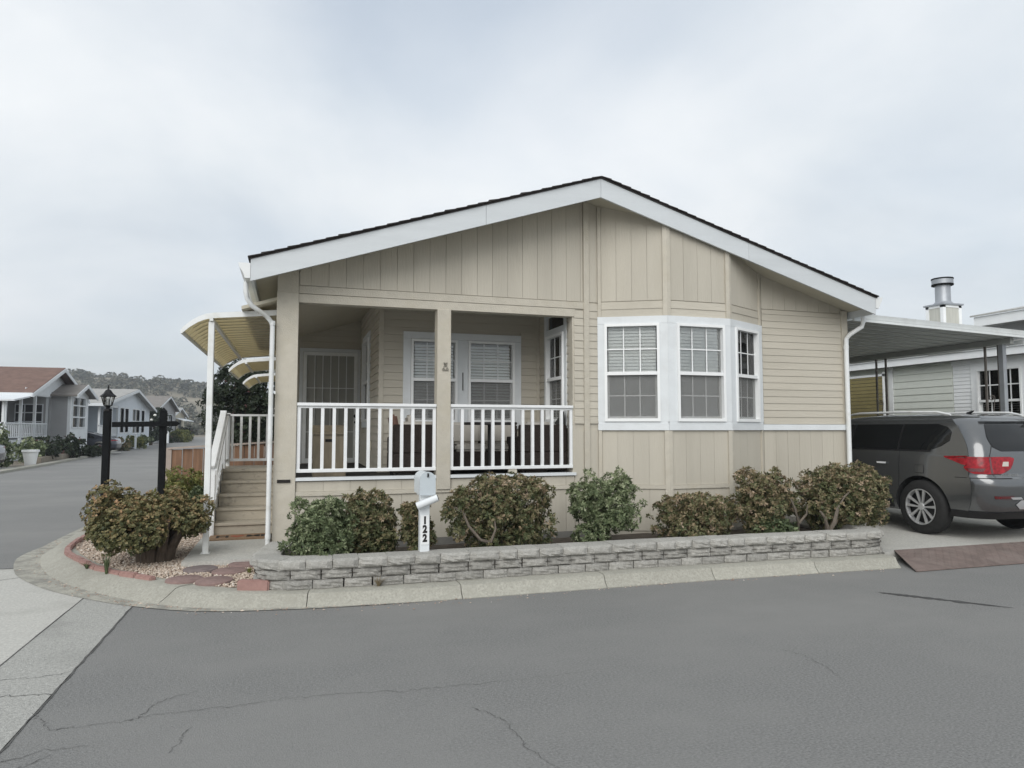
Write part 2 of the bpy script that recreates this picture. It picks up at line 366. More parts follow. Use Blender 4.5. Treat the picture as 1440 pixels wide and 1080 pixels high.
def text_mesh(txt, size, ex=.001, bold=0):
    c = bpy.data.curves.new('t', 'FONT'); c.body = txt; c.size = size; c.extrude = ex; c.offset = bold; c.align_x = 'CENTER'; c.align_y = 'CENTER'
    o = bpy.data.objects.new('t', c); COL.objects.link(o); dg = bpy.context.evaluated_depsgraph_get()
    me = bpy.data.meshes.new_from_object(o.evaluated_get(dg)); bpy.data.objects.remove(o); return me

# ---------------------------------------------------------------- foliage
def leaves_mesh(name, P0, N, leaf, mat_name, tint, parent, per=8, width=.42, up=.55, seed=1, jitter=.25):
    """rosettes of leaves at points P0 with axes N"""
    g = np.random.default_rng(seed); n = len(P0); N = N / (np.linalg.norm(N, axis=1, keepdims=True) + 1e-9)
    ref = np.where(np.abs(N[:, 2:3]) < .9, [[0, 0, 1.]], [[1., 0, 0]]); A = np.cross(N, ref); A /= np.linalg.norm(A, axis=1, keepdims=True); Bv = np.cross(N, A)
    V = np.zeros((n, per, 4, 3)); ph0 = g.random(n) * 6.28
    for k in range(per):
        ph = ph0 + 6.283 * k / per + g.normal(0, .25, n); L = leaf * (1 + g.normal(0, jitter, n)).clip(.45, 1.6); el = (up + g.normal(0, .28, n)).clip(-.4, 1.4)
        rad = A * np.cos(ph)[:, None] + Bv * np.sin(ph)[:, None]; d = rad * np.cos(el)[:, None] + N * np.sin(el)[:, None]; sidev = np.cross(N, rad)
        nrm = np.cross(d, sidev); base = P0 + d * (L * .12)[:, None]; tip = P0 + d * L[:, None] - nrm * (L * .08)[:, None]; mid = P0 + d * (L * .6)[:, None] + nrm * (L * .10)[:, None]
        w = (L * width * .5)[:, None]
        V[:, k, 0] = base; V[:, k, 1] = mid + sidev * w; V[:, k, 2] = tip; V[:, k, 3] = mid - sidev * w
    V = V.reshape(-1, 3); m = n * per
    idx = np.arange(m)[:, None] * 4; F = np.concatenate([idx + np.array([[0, 1, 2]]), idx + np.array([[0, 2, 3]])]).astype(int)
    Lc = wloc(parent) if parent else Vector((0, 0, 0))
    me = bpy.data.meshes.new(name); V = V - np.array(Lc)
    me.vertices.add(len(V)); me.vertices.foreach_set('co', V.astype(np.float32).ravel()); me.loops.add(len(F) * 3); me.loops.foreach_set('vertex_index', F.astype(np.int32).ravel())
    me.polygons.add(len(F)); me.polygons.foreach_set('loop_start', np.arange(0, len(F) * 3, 3, dtype=np.int32)); me.update(calc_edges=True)
    a = me.attributes.new('tint', 'FLOAT', 'POINT'); tv = np.repeat(np.clip(np.repeat(tint, per) + g.normal(0, .1, m), 0, 1), 4); a.data.foreach_set('value', tv.astype(np.float32))
    return link(name, me, mat_name, parent)
def crown_points(clumps, n, g, inner=.25):
    """points on the skins of overlapping clump spheres; points deep inside another clump are dropped"""
    C = np.array([c[:3] for c in clumps]); Rr = np.array([c[3] for c in clumps]); pr = Rr ** 2 / np.sum(Rr ** 2)
    k = g.choice(len(C), n, p=pr); d = g.normal(size=(n, 3)); d /= np.linalg.norm(d, axis=1, keepdims=True)
    sh = np.where(g.random(n) < inner, g.uniform(.5, .92, n), g.uniform(.9, 1.06, n)); P0 = C[k] + d * (Rr[k] * sh)[:, None]
    keep = np.ones(n, bool)
    for j in range(len(C)): keep &= ~((np.linalg.norm(P0 - C[j], axis=1) < Rr[j] * .62) & (k != j))
    return P0[keep], d[keep]
def make_clumps(cx, cy, z0, rx, ry, h, n, g, rfac=.34, boxy=.0):
    cl = []; rb = min(rx, ry, h * .6)
    for i in range(int(n * 1.5)):
        a = g.random() * 6.283; rr = math.sqrt(g.random()) * .78; t = g.random()
        z = z0 + h * (.12 + .70 * t); prof = math.sqrt(max(.08, 1 - ((t - .30) / .78) ** 2))
        cl.append((cx + rx * rr * prof * math.cos(a), cy + ry * rr * prof * math.sin(a), z, rfac * .8 * rb * g.uniform(.65, 1.3)))
    for i in range(int(n * .8)):                       # single sprigs that break the outline
        a = g.random() * 6.283; t = g.random() ** .7; z = z0 + h * (.30 + .66 * t); prof = math.sqrt(max(.05, 1 - ((z - z0) / h - .42) ** 2 * 2.95)); k = g.uniform(.80, 1.06)
        cl.append((cx + rx * prof * k * math.cos(a), cy + ry * prof * k * math.sin(a), z, rb * g.uniform(.07, .15)))
    return cl
def shrub(name, label, c, rx, ry, h, seed, m='leaf_brown', nclump=26, nros=900, leaf=.055, tint=(.5, .22), cat='bush', group=None, per=8, green_low=True, width=.42, stems=6, z0=None, trunk_r=.012, stem_mat='twig', rfac=.34, lean=None):
    g = np.random.default_rng(seed); t = thing(name, label, cat, c, group); z0 = c[2] if z0 is None else z0
    cl = make_clumps(c[0], c[1], z0, rx, ry, h, nclump, g, rfac); P0, D = crown_points(cl, nros, g)
    keep = P0[:, 2] > c[2] + .02; P0, D = P0[keep], D[keep]
    ax = D + np.array([0, 0, .55]) + g.normal(0, .25, D.shape)
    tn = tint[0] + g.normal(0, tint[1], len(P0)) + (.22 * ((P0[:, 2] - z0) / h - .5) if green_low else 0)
    leaves_mesh('foliage', P0, ax, leaf, m, tn, t, per=per, seed=seed + 1, width=width)
    for i in range(stems):
        q = cl[i % len(cl)]; a = g.uniform(-.5, .5, 2) * .12
        p0 = (c[0] + a[0] * rx, c[1] + a[1] * ry, c[2] - .03); pm = (p0[0] * .45 + q[0] * .55 + g.normal(0, .03), p0[1] * .45 + q[1] * .55 + g.normal(0, .03), c[2] + (q[2] - c[2]) * .5)
        MB().tube([p0, pm, q[:3]], [trunk_r * 1.3, trunk_r, trunk_r * .5], 6).build('stem', stem_mat, t, True)
    return t

# ================================================================ GROUND AND ROADS
def flat(name, poly, z, m, kind='structure', parent=None):
    mb = MB(); mb.add([(x, y, z) for x, y in poly], [tuple(range(len(poly)))]); o = mb.build(name, m, parent)
    if o.data.polygons[0].normal.z < 0: o.data.flip_normals()
    if kind and not parent: o['kind'] = kind
    return o
flat('ground', [(-950, -300), (950, -300), (950, 950), (-950, 950)], -.06, 'far_soil')
road = flat('road', [(-1.352, -14), (90, -14), (90, 7.4), (-1.352, 7.9)], 0, 'asphalt')
FARK = [(-9.3, -20), (-9.6, 10), (-10.0, 25), (-10.2, 30), (-10.4, 35.3), (-11.0, 43), (-12.0, 53), (-14.6, 81), (-17.2, 105), (-24, 150)]
NEARK = [(-2.6, 9.45), (-2.6, 20), (-2.9, 30), (-4.0, 50), (-6.6, 81), (-9.0, 105), (-15, 150)]
flat('street', [p for p in FARK if p[1] > 9.5][::-1][::-1] + NEARK[::-1] + [(-9.6, 9.45)], .001, 'asphalt')
flat('concrete_apron', [(-12, -14), (-1.866, -14), (-1.866, 7.9), (-2.6, 9.0), (-2.6, 9.442), (-12, 9.442)], .003, 'concrete')
flat('valley_gutter', [(-1.856, -14), (-1.36, -14), (-1.36, 7.8), (-1.856, 7.9)], .003, 'concrete_old')
flat('far_verge', FARK[::-1] + [(-60, -20), (-160, 150)], .05, 'far_soil')
def smooth_path(pts, n=6):
    P_ = [Vector((*p, 0)) for p in pts]; outp = []
    for i in range(len(P_) - 1):
        a, b, c, d = P_[max(i - 1, 0)], P_[i], P_[i + 1], P_[min(i + 2, len(P_) - 1)]
        for k in range(n):
            t = k / n; outp.append(.5 * ((2 * b) + (c - a) * t + (2 * a - 5 * b + 4 * c - d) * t * t + (3 * b - a - 3 * c + d) * t ** 3))
    outp.append(P_[-1]); return outp
# kerb: crest line, sloping foot towards the road, then a dirty gutter strip at the corner
KT = [(-2.9, 30), (-2.9, 20), (-2.9, 14), (-2.9, 12), (-2.88, 11.1), (-2.79, 10.24), (-2.44, 9.27), (-2.0, 8.49), (-1.55, 7.9), (-1.15, 7.44), (-.67, 7.02), (-.05, 6.78), (.6, 6.68), (1.355, 6.63), (2.8, 6.63), (4.3, 6.62), (5.6, 6.58), (6.72, 6.54)]
KO = [(.14, .18)] * 5 + [(.18, .25), (.22, .26), (.24, .22), (.24, .18), (.22, .14), (.16, .10), (.10, .06), (.10, .03), (.10, .0), (.10, .0), (.10, 0), (.10, 0), (.10, 0)]
N_ = 6; kp = smooth_path(KT, N_); off = []
for i in range(len(kp)):
    j = min(i // N_, len(KO) - 2); t = i / N_ - j; off.append([KO[j][q] * (1 - t) + KO[j + 1][q] * t for q in (0, 1)])
def knorm(i):
    d = (kp[min(i + 1, len(kp) - 1)] - kp[max(i - 1, 0)]).normalized(); return Vector((d.y, -d.x, 0))
kerb = thing('kerb', None, None, (0, 6.6, 0)); tag(kerb, kind='structure')
acc = 0; start = 0; cuts = [0]
for i in range(1, len(kp)):
    acc += (kp[i] - kp[i - 1]).length
    if acc > 1.25: cuts.append(i); acc = 0
if cuts[-1] != len(kp) - 1: cuts.append(len(kp) - 1)
for a, b in zip(cuts[:-1], cuts[1:]):
    mb = MB(); vs = []; m_ = b - a + 1; js = random.uniform(-.004, .004)
    for i in range(a, b + 1):
        n = knorm(i); p = kp[i]; d = (kp[min(i + 1, len(kp) - 1)] - kp[max(i - 1, 0)]).normalized(); e = .004 if i == a else (-.004 if i == b else 0)
        p = p + d * e; o_ = off[i][0]
        for q, z in ((-.17, -.08), (-.17, .118), (-.02, .122), (.03, .112), (o_ * .62, .052), (o_ + .01, .007), (o_ + .01, -.08)): vs.append((p.x + n.x * q, p.y + n.y * q, z + (js if z > 0.05 else 0)))
    fs = []
    for i in range(m_ - 1):
        for k in range(7): fs.append((i * 7 + k, i * 7 + (k + 1) % 7, (i + 1) * 7 + (k + 1) % 7, (i + 1) * 7 + k))
    fs += [tuple(range(7)), tuple(range((m_ - 1) * 7, m_ * 7))[::-1]]
    mb.add(vs, fs).build('kerb_section', 'kerb', kerb, True)
mb = MB(); vs = []
for i in range(len(kp)):
    n = knorm(i); p = kp[i]
    for q in (off[i][0] - .02, off[i][0] + off[i][1] + .012): vs.append((p.x + n.x * q, p.y + n.y * q, .0065))
mb.add(vs, [(2 * i, 2 * i + 1, 2 * i + 3, 2 * i + 2) for i in range(len(kp) - 1)]); o = mb.build('gutter', 'gutter'); tag(o, kind='structure')
# cracks in the asphalt: thin irregular ribbons let into the road
def ribbon(pts, w, m, name, parent, z=.004, sub=9, wob=.018, taper=True, seed=0):
    g = random.Random(seed); P_ = [Vector((x, y, 0)) for x, y in pts]; Q = []
    for i in range(len(P_) - 1):
        for k in range(sub):
            t = k / sub; p = P_[i].lerp(P_[i + 1], t); Q.append(p + Vector((g.uniform(-wob, wob), g.uniform(-wob, wob), 0)))
    Q.append(P_[-1]); vs = []
    for i, p in enumerate(Q):
        d = (Q[min(i + 1, len(Q) - 1)] - Q[max(i - 1, 0)]).normalized(); n = Vector((-d.y, d.x, 0)); e = w * (.5 + .9 * g.random()) * (min(1, 3.5 * (1 - i / len(Q))) if taper else min(1, 4 * (1 - i / len(Q)), .12 + 6 * i / len(Q))) / 2
        vs += [(p.x + n.x * e, p.y + n.y * e, z), (p.x - n.x * e, p.y - n.y * e, z)]
    o = MB().add(vs, [(2 * i, 2 * i + 1, 2 * i + 3, 2 * i + 2) for i in range(len(Q) - 1)]).build(name, m, parent); return o
ribbon([(-1.357, 4.64), (-1.278, 4.52), (-1.187, 4.376), (-1.1, 4.378), (-.834, 4.388), (-.77, 4.428), (-.518, 4.431), (-.29, 4.435), (-.018, 4.461), (.39, 4.426), (.686, 4.37), (.995, 4.36), (1.553, 4.341), (1.96, 4.366), (2.43, 4.339)], .0034, 'crack', 'crack', road, seed=1)
ribbon([(-.776, 4.45), (-.746, 4.588), (-.665, 4.675), (-.5, 4.75)], .0034, 'crack', 'crack', road, seed=2)
ribbon([(1.02, 4.0), (1.089, 3.876), (1.138, 3.761), (1.14, 3.574), (1.158, 3.4), (1.204, 3.267), (1.25, 3.0)], .0034, 'crack', 'crack', road, seed=3)
ribbon([(3.42, 4.35), (3.477, 4.197), (3.45, 3.958), (3.386, 3.7)], .0034, 'crack', 'crack', road, seed=4)
ribbon([(-1.36, 4.0), (-1.15, 4.12), (-.95, 4.1)], .0042, 'crack', 'crack', road, seed=5)
ribbon([(-1.35, 3.85), (-1.2, 3.95), (-1.1, 4.05)], .0042, 'crack', 'crack', road, seed=15)
ribbon([(-.55, 3.9), (-.52, 4.05), (-.5, 4.2)], .0034, 'crack', 'crack', road, seed=16)
ribbon([(-1.353, 7.2), (-1.352, 6), (-1.353, 5), (-1.352, 4), (-1.352, 2)], .012, 'crack', 'crack', road, seed=6, wob=.008, z=.0045)
ribbon([(-1.861, 7.6), (-1.861, 6), (-1.861, 4)], .010, 'crack', 'joint', road, seed=7, wob=.003, z=.0052)
ribbon([(-1.36, 5.35), (-1.55, 5.3), (-1.8, 5.32), (-2.3, 5.2)], .0042, 'crack', 'crack', road, seed=8, z=.0052)
ribbon([(-1.36, 4.95), (-1.6, 5.0), (-1.9, 4.85)], .007, 'crack', 'crack', road, seed=9, z=.0052)
ribbon([(-2.62, 8.95), (-2.95, 8.75), (-3.3, 8.7)], .014, 'crack', 'joint', road, seed=10, z=.0052, wob=.004)
ribbon([(-2.9, 9.446), (-3.5, 9.446), (-5, 9.446)], .03, 'crack', 'joint', road, seed=11, z=.0052, wob=.01)
ribbon([(5.50, 5.56), (5.62, 5.42), (5.80, 5.20), (5.93, 5.03), (6.18, 4.72)], .07, 'stain', 'tar_stain', road, seed=12, wob=.006, taper=False)
# yard behind the kerb, driveway
yard_edge = [(p.x - knorm(i).x * .1, p.y - knorm(i).y * .1) for i, p in enumerate(kp)]
flat('yard', yard_edge + [(6.72, 40), (-2.8, 40)], .085, 'soil')
gravel_poly = [(p.x - knorm(i).x * .165, p.y - knorm(i).y * .165) for i, p in enumerate(kp) if 10 < i and p.x < -.02 and p.y < 13.4]
flat('gravel_bed', gravel_poly + [(-.25, 7.0), (-.25, 13.4), (-2.7, 13.4)], .112, 'gravel_base')
mb = MB(); mb.hexa([(6.93, 6.88, -.05), (13.4, 6.88, -.05), (13.4, 24, -.05), (6.93, 24, -.05), (6.93, 6.88, .095), (13.4, 6.88, .095), (13.4, 24, .10), (6.93, 24, .10)]); tag(mb.build('driveway', 'concrete'), kind='structure')
st = thing('steel_ramp', 'rusty patterned steel ramp plates bridging the kerb at the driveway', 'ramp', (8, 6.5, 0))
for x0, x1, sk in ((6.68, 9.0, .42), (9.01, 11.3, 0)):
    mb = MB(); mb.hexa([(x0, 6.2, .006), (x1, 6.2, .006), (x1, 6.9, .10), (x0 + sk, 6.9, .10), (x0, 6.2, .016), (x1, 6.2, .016), (x1, 6.9, .112), (x0 + sk, 6.9, .112)]); mb.build('plate', 'steel_rust', st)
    mb = MB(); k = 0
    for i in range(int((x1 - x0 - sk) / .055)):
        for j in range(13):
            x = x0 + sk + .03 + i * .055; y = 6.225 + j * .051; z = .0165 + (y - 6.2) / .70 * .096; a = .012 * (1 if (i + j) % 2 else -1)
            mb.add([(x - .014, y - a, z), (x, y - .004, z + .002), (x + .014, y + a, z), (x, y + .004, z + .002)], [(0, 1, 2, 3)])
    o = mb.build('tread_pattern', 'steel_rust', st); tag(o, kind='stuff')

# ================================================================ THE HOUSE
YF = 8.0
def fbot(x): return 4.56 - .3235 * (3.70 - x) if x < 3.70 else 4.56 - .2985 * (x - 3.70)
def sof(x): return fbot(x) + .10
H = thing('manufactured_home', 'tan manufactured home with white trimmed gable, railed porch and bay window', 'house', (0, 8.5, 0))
F = Fr((0, 8.5), (1, 0))
A_, B_, C_, D_ = (3.87, 8.5), (4.672, 8.08), (5.615, 8.08), (6.43, 8.5)
BL = Fr(A_, (B_[0] - A_[0], B_[1] - A_[1])); BC = Fr(B_, (1, 0)); BR = Fr(C_, (D_[0] - C_[0], D_[1] - C_[1])); FR_ = Fr(D_, (1, 0))
lL, lC, lR = math.dist(A_, B_), math.dist(B_, C_), math.dist(C_, D_); XR = 7.97; lF = XR - D_[0]
topF = lambda s: sof(s); topL = lambda s: sof(A_[0] + (B_[0] - A_[0]) * s / lL); topC = lambda s: sof(B_[0] + s); topR = lambda s: sof(C_[0] + (D_[0] - C_[0]) * s / lR); topX = lambda s: sof(D_[0] + s)
# -- gable above the porch
vboards(F, .04, 3.655, 3.294, topF, H, first=.13)
strip(F, .037, 3.66, 3.196, 3.285, 'beam_board', 'tan_trim', H, .010); strip(F, .037, 3.535, 3.088, 3.188, 'beam_board', 'tan_trim', H, .012, -.14)
fbox(MB(), F, .03, 3.87, -.12, -.0145, 3.10, fbot(.03) + .07, 3.10, fbot(3.70) + .05).build('gable_sheet', 'tan_v', H)
# -- piece of wall between porch and bay
strip(F, 3.66, 3.735, .28, topF(3.66), 'batten', 'tan_trim', H, .022, z1b=topF(3.735), z0b=.28)
sheet(F, 3.52, 3.87, .2, 3.3, [], 'wall_sheet', 'tan_v', H)
lap(F, 3.525, 3.657, 1.672, 3.19, H); lap(F, 3.738, 3.868, 1.672, 3.285, H)
vboards(F, 3.738, 3.868, 3.294, topF, H)
vboards(F, 3.525, 3.655, .875, 1.583, H); vboards(F, 3.738, 3.868, .28, 1.583, H); vboards(F, 3.525, 3.655, .28, .82, H)
# -- bay
wz0, wz1, wzm = 1.70, 2.995, 2.335
for W, ln, tp, win in ((BL, lL, topL, (.085, .805)), (BC, lC, topC, (.125, .855)), (BR, lR, topR, (.13, .795))):
    hole = [(win[0], win[1], wz0, wz1)]
    sheet(W, 0, ln, .2, 3.31, hole, 'wall_sheet', 'tan_v', H)
    fbox(MB(), W, 0, ln, -.10, -.0145, 3.31, tp(0) + .03, 3.31, tp(ln) + .03).build('wall_sheet', 'tan_v', H)
    lap(W, .045, ln - .05, 3.095, 3.295, H)
    vboards(W, .045, ln - .05, 3.305, tp, H, pitch=(ln - .095) / 4)
    vboards(W, .045, ln - .05, .875, 1.583, H, pitch=(ln - .095) / 4, gap=.0024); vboards(W, .045, ln - .05, .28, .822, H, pitch=(ln - .095) / 4)
    strip(W, .03, ln - .03, .824, .873, 'belt_board', 'tan_trim', H, .018)
    c = .07
    strip(W, -.005, ln + .006, wz1, 3.092, 'casing', 'white', H, .028)
    strip(W, -.005, win[0], wz0, wz1, 'casing', 'white', H, .025); strip(W, win[1], ln + .006, wz0, wz1, 'casing', 'white', H, .025)
    strip(W, 0, ln, 1.668, wz0, 'casing', 'white', H, .024); strip(W, -.004, ln + .006, 1.585, 1.667, 'band_board', 'white', H, .032)
    window(W, win[0], win[1], wz0, wz1, H, wzm, shut=1.08)
for (p, za, wd) in ((A_, 0, .05), (B_, 0, .055), (C_, 0, .055), (D_, 0, .035)):
    for W, s0, s1 in {A_: ((BL, .0, .045),), B_: ((BL, lL - .05, lL + .006), (BC, -.006, .045)), C_: ((BC, lC - .05, lC + .006), (BR, -.006, .045)), D_: ((BR, lR - .05, lR - .006),)}[p]:
        tp = topL if W is BL else topC if W is BC else topR
        strip(W, s0, s1, 3.094, tp(s0) - .005, 'corner_board', 'tan_trim', H, .024, z1b=tp(s1) - .005, z0b=3.094); strip(W, s0, s1, .27, 1.583, 'corner_board', 'tan_trim', H, .024)
# -- right hand wall
sheet(FR_, 0, lF, .2, 3.33, [], 'wall_sheet', 'tan_v', H)
fbox(MB(), FR_, 0, lF, -.10, -.0145, 3.33, topX(0), 3.33, topX(lF)).build('wall_sheet', 'tan_v', H)
lap(FR_, .03, lF - .10, 1.672, 3.335, H)
vboards(FR_, .03, lF - .10, 3.347, lambda s: max(topX(s), 3.36), H)
strip(FR_, .0, lF, 1.585, 1.667, 'band_board', 'white', H, .032)
vboards(FR_, .03, lF - .002, .28, 1.583, H); strip(FR_, lF - .10, lF + .01, 1.67, topX(lF), 'corner_board', 'tan_trim', H, .022)
# -- porch base wall, sill
sheet(F, -.2, 3.52, .2, .985, [], 'wall_sheet', 'tan_v', H)
vboards(F, .045, 3.52, .875, .990, H, pitch=.305); strip(F, .04, 3.655, .824, .873, 'belt_board', 'tan_trim', H, .02); vboards(F, .045, 3.52, .28, .822, H, pitch=.305)
strip(F, .037, 1.683, 1.0, 1.036, 'sill', 'white', H, .03, -.10); strip(F, 1.86, 3.535, 1.0, 1.036, 'sill', 'white', H, .03, -.10)
fbox(MB(), F, -.2, 7.95, -.09, .006, .10, .278).build('skirting', 'skirt', H)
# -- posts, jamb
fbox(MB(), F, -.208, .036, -.24, .03, .30, 3.20).build('corner_post', 'tan_trim', H, bevel=.004)
fbox(MB(), F, -.204, .033, -.23, .022, 3.20, sof(-.2), 3.20, sof(.033)).build('post_head', 'tan_trim', H)
fbox(MB(), F, 1.686, 1.857, -.15, .036, .86, 3.087).build('porch_post', 'tan_trim', H, bevel=.004)
fbox(MB(), F, 3.50, 3.54, -.14, -.003, 1.036, 3.087).build('jamb', 'tan_trim', H)
# -- railings
for xa, xb in ((.04, 1.683), (1.86, 3.498)):
    mb = MB(); mb.box(xa, xb, 8.475, 8.56, 1.872, 1.908); mb.box(xa, xb, 8.50, 8.535, 1.845, 1.872); rl = mb.build('railing', 'rail_white', H, bevel=.003)
    MB().box(xa, xb, 8.492, 8.55, 1.094, 1.134).build('bottom_rail', 'rail_white', rl, bevel=.003)
    for k in range(13):
        x = xa + .022 + (xb - xa - .044) * k / 12; MB().box(x - .0185, x + .0185, 8.498, 8.536, 1.134, 1.845).build('baluster', 'rail_white', rl)
    if xa > 1: MB().box(2.62, 2.73, 8.50, 8.54, 1.036, 1.094).build('spacer_block', 'tan_trim', rl)
# -- porch floor, inner walls, ceiling
MB().box(-.19, 3.6, 8.60, 12.7, .90, .995).build('porch_floor', 'deck', H)
K = Fr((0, 9.9), (1, 0)); win1, win2 = (1.586, 2.264), (2.424, 3.136)
kh = [(1.53, 3.19, 1.64, 2.95)]
sheet(K, 1.14, 3.54, .95, 4.1, [(win1[0], win1[1], 1.69, 2.89), (win2[0], win2[1], 1.69, 2.89)], 'wall_sheet', 'tan_h', H)
lap(K, 1.20, 3.49, 1.0, 3.62, H, ex=.108, proud=.015, holes=[(1.475, 3.238, 1.60, 2.995)])
strip(K, 1.475, 3.238, 2.895, 2.993, 'casing', 'white', H, .03); strip(K, 1.475, 3.238, 1.60, 1.687, 'casing', 'white', H, .03)
for a, b in ((1.475, 1.583), (2.267, 2.421), (3.139, 3.238)): strip(K, a, b, 1.69, 2.893, 'casing', 'white', H, .026)
for w in (win1, win2): window(K, w[0], w[1], 1.69, 2.89, H, 2.31, shut=.75)
fbox(MB(), K, 2.335, 2.350, .027, .037, 2.16, 2.42).build('thermometer', 'thermo', H)
strip(K, 1.135, 1.20, 1.0, 3.6, 'corner_board', 'tan_trim', H, .022); strip(K, 3.49, 3.535, 1.0, 4.0, 'corner_board', 'tan_trim', H, .022)
AL = Fr((1.14, 12.7), (0, -1))
sheet(AL, 0, 2.78, .95, 3.8, [(.62, 1.58, 1.72, 3.05)], 'wall_sheet', 'tan_h', H); lap(AL, .05, 2.80, 1.0, 3.56, H, ex=.108, proud=.015, holes=[(.52, 1.68, 1.62, 3.15)])
casing(AL, .62, 1.58, 1.72, 3.05, .095, H); window(AL, .62, 1.58, 1.72, 3.05, H, 2.36, shut=.35)
fbox(MB(), AL, 1.9, 1.99, .014, .024, 1.28, 1.42).build('outlet_cover', 'cream', H)
SW = Fr((3.54, 9.9), (0, -1)); hs = [(.36, 1.04, 1.70, 2.94), (.36, 1.04, 3.03, 3.22)]
sheet(SW, 0, 1.38, .95, 4.1, hs, 'wall_sheet', 'tan_h', H); lap(SW, .03, 1.26, 1.0, 3.8, H, ex=.108, proud=.015, holes=[(.27, 1.13, 1.61, 3.31)])
casing(SW, .36, 1.04, 1.70, 3.22, .09, H); strip(SW, .36, 1.04, 2.94, 3.03, 'casing', 'white', H, .024)
window(SW, .36, 1.04, 1.70, 2.94, H, 2.31, shut=.2, gm='glass'); fbox(MB(), SW, .36, 1.04, -.03, -.024, 3.03, 3.22).build('transom_pane', 'glass_dark', H)
DW = Fr((0, 12.7), (1, 0))
sheet(DW, -.2, 1.14, .95, 3.6, [], 'wall_sheet', 'tan_h', H); lap(DW, -.2, .08, 1.0, 3.3, H, ex=.108, proud=.015); lap(DW, .08, 1.13, 3.03, 3.60, H, ex=.108, proud=.015)
mb = MB()
for a in ((.085, .145, 1.0, 3.02), (1.085, 1.13, 1.0, 3.02), (.145, 1.085, 2.96, 3.02)): fbox(mb, DW, a[0], a[1], -.012, .03, a[2], a[3])
dr = mb.build('security_door', 'white', H)
mb = MB()
for a in ((.15, .21, 1.01, 2.955), (1.02, 1.08, 1.01, 2.955), (.21, 1.02, 2.895, 2.955), (.21, 1.02, 1.01, 1.09)): fbox(mb, DW, a[0], a[1], .0, .034, a[2], a[3])
mb.build('door_frame', 'metal_white', dr)
fbox(MB(), DW, .21, 1.02, .006, .009, 1.09, 2.895).build('screen_panel', 'door_screen', dr); fbox(MB(), DW, .15, 1.08, -.011, -.002, 1.01, 2.955).build('inner_door', 'h_beige', dr)
for i in range(1, 6):
    x = .21 + .81 * i / 6; fbox(MB(), DW, x - .006, x + .006, .018, .03, 1.09, 2.895).build('door_bar', 'metal_white', dr)
for z in (1.55, 2.32): fbox(MB(), DW, .21, 1.02, .019, .031, z - .006, z + .006).build('door_bar', 'metal_white', dr)
MB().lathe((1.05, 12.645, 1.83), [(.0, 0), (.03, 0), (.034, .012), (.03, .024), (0, .026)], 12, 'y').build('door_knob', 'black_metal', dr, True)
MB().lathe((1.05, 12.655, 1.72), [(.0, 0), (.022, 0), (.022, .02), (0, .02)], 12, 'y').build('dead_bolt', 'black_metal', dr, True)
mb = MB(); mb.hexa([(-.6, 8.6, sof(-.6) - .28), (3.56, 8.6, sof(3.56) - .28), (3.56, 12.75, sof(3.56) - .28), (-.6, 12.75, sof(-.6) - .28), (-.6, 8.6, sof(-.6) - .24), (3.56, 8.6, sof(3.56) - .24), (3.56, 12.75, sof(3.56) - .24), (-.6, 12.75, sof(-.6) - .24)])
mb.build('porch_ceiling', 'soffit', H)
# -- outer walls behind, floor
MB().box(-.2, -.1, 12.72, 24, .2, 3.45).build('side_wall', 'tan_h', H); MB().box(7.87, 7.97, 8.62, 24, .2, 3.4).build('side_wall', 'tan_h', H)
mb = MB(); mb.extr([(-.2, 24, .2), (7.97, 24, .2), (7.97, 24, 3.35), (3.7, 24, 4.6), (-.2, 24, 3.4)], (0, .1, 0)); mb.build('rear_wall', 'tan_v', H)
MB().box(-.1, 7.87, 12.8, 24, .85, .95).build('floor_deck', 'interior', H); MB().box(3.6, 7.87, 8.62, 12.8, .85, .95).build('floor_deck', 'interior', H)
# side openings of the porch: railing beside the steps
mb = MB(); mb.box(-.17, -.11, 8.75, 11.62, 1.872, 1.908); sr = mb.build('railing', 'rail_white', H); MB().box(-.16, -.12, 8.75, 11.62, 1.094, 1.134).build('bottom_rail', 'rail_white', sr)
for k in range(20):
    y = 8.82 + k * .145; MB().box(-.1585, -.1215, y - .0185, y + .0185, 1.102, 1.872).build('baluster', 'rail_white', sr)
MB().box(-.195, -.08, 11.62, 11.74, .995, 3.12).build('porch_post', 'tan_trim', H); MB().box(-.2, -.1, 8.74, 12.7, .2, .985).build('side_wall', 'tan_h', H)
MB().box(-.2, -.06, 8.74, 12.72, 3.10, 3.30).build('side_beam', 'tan_trim', H)
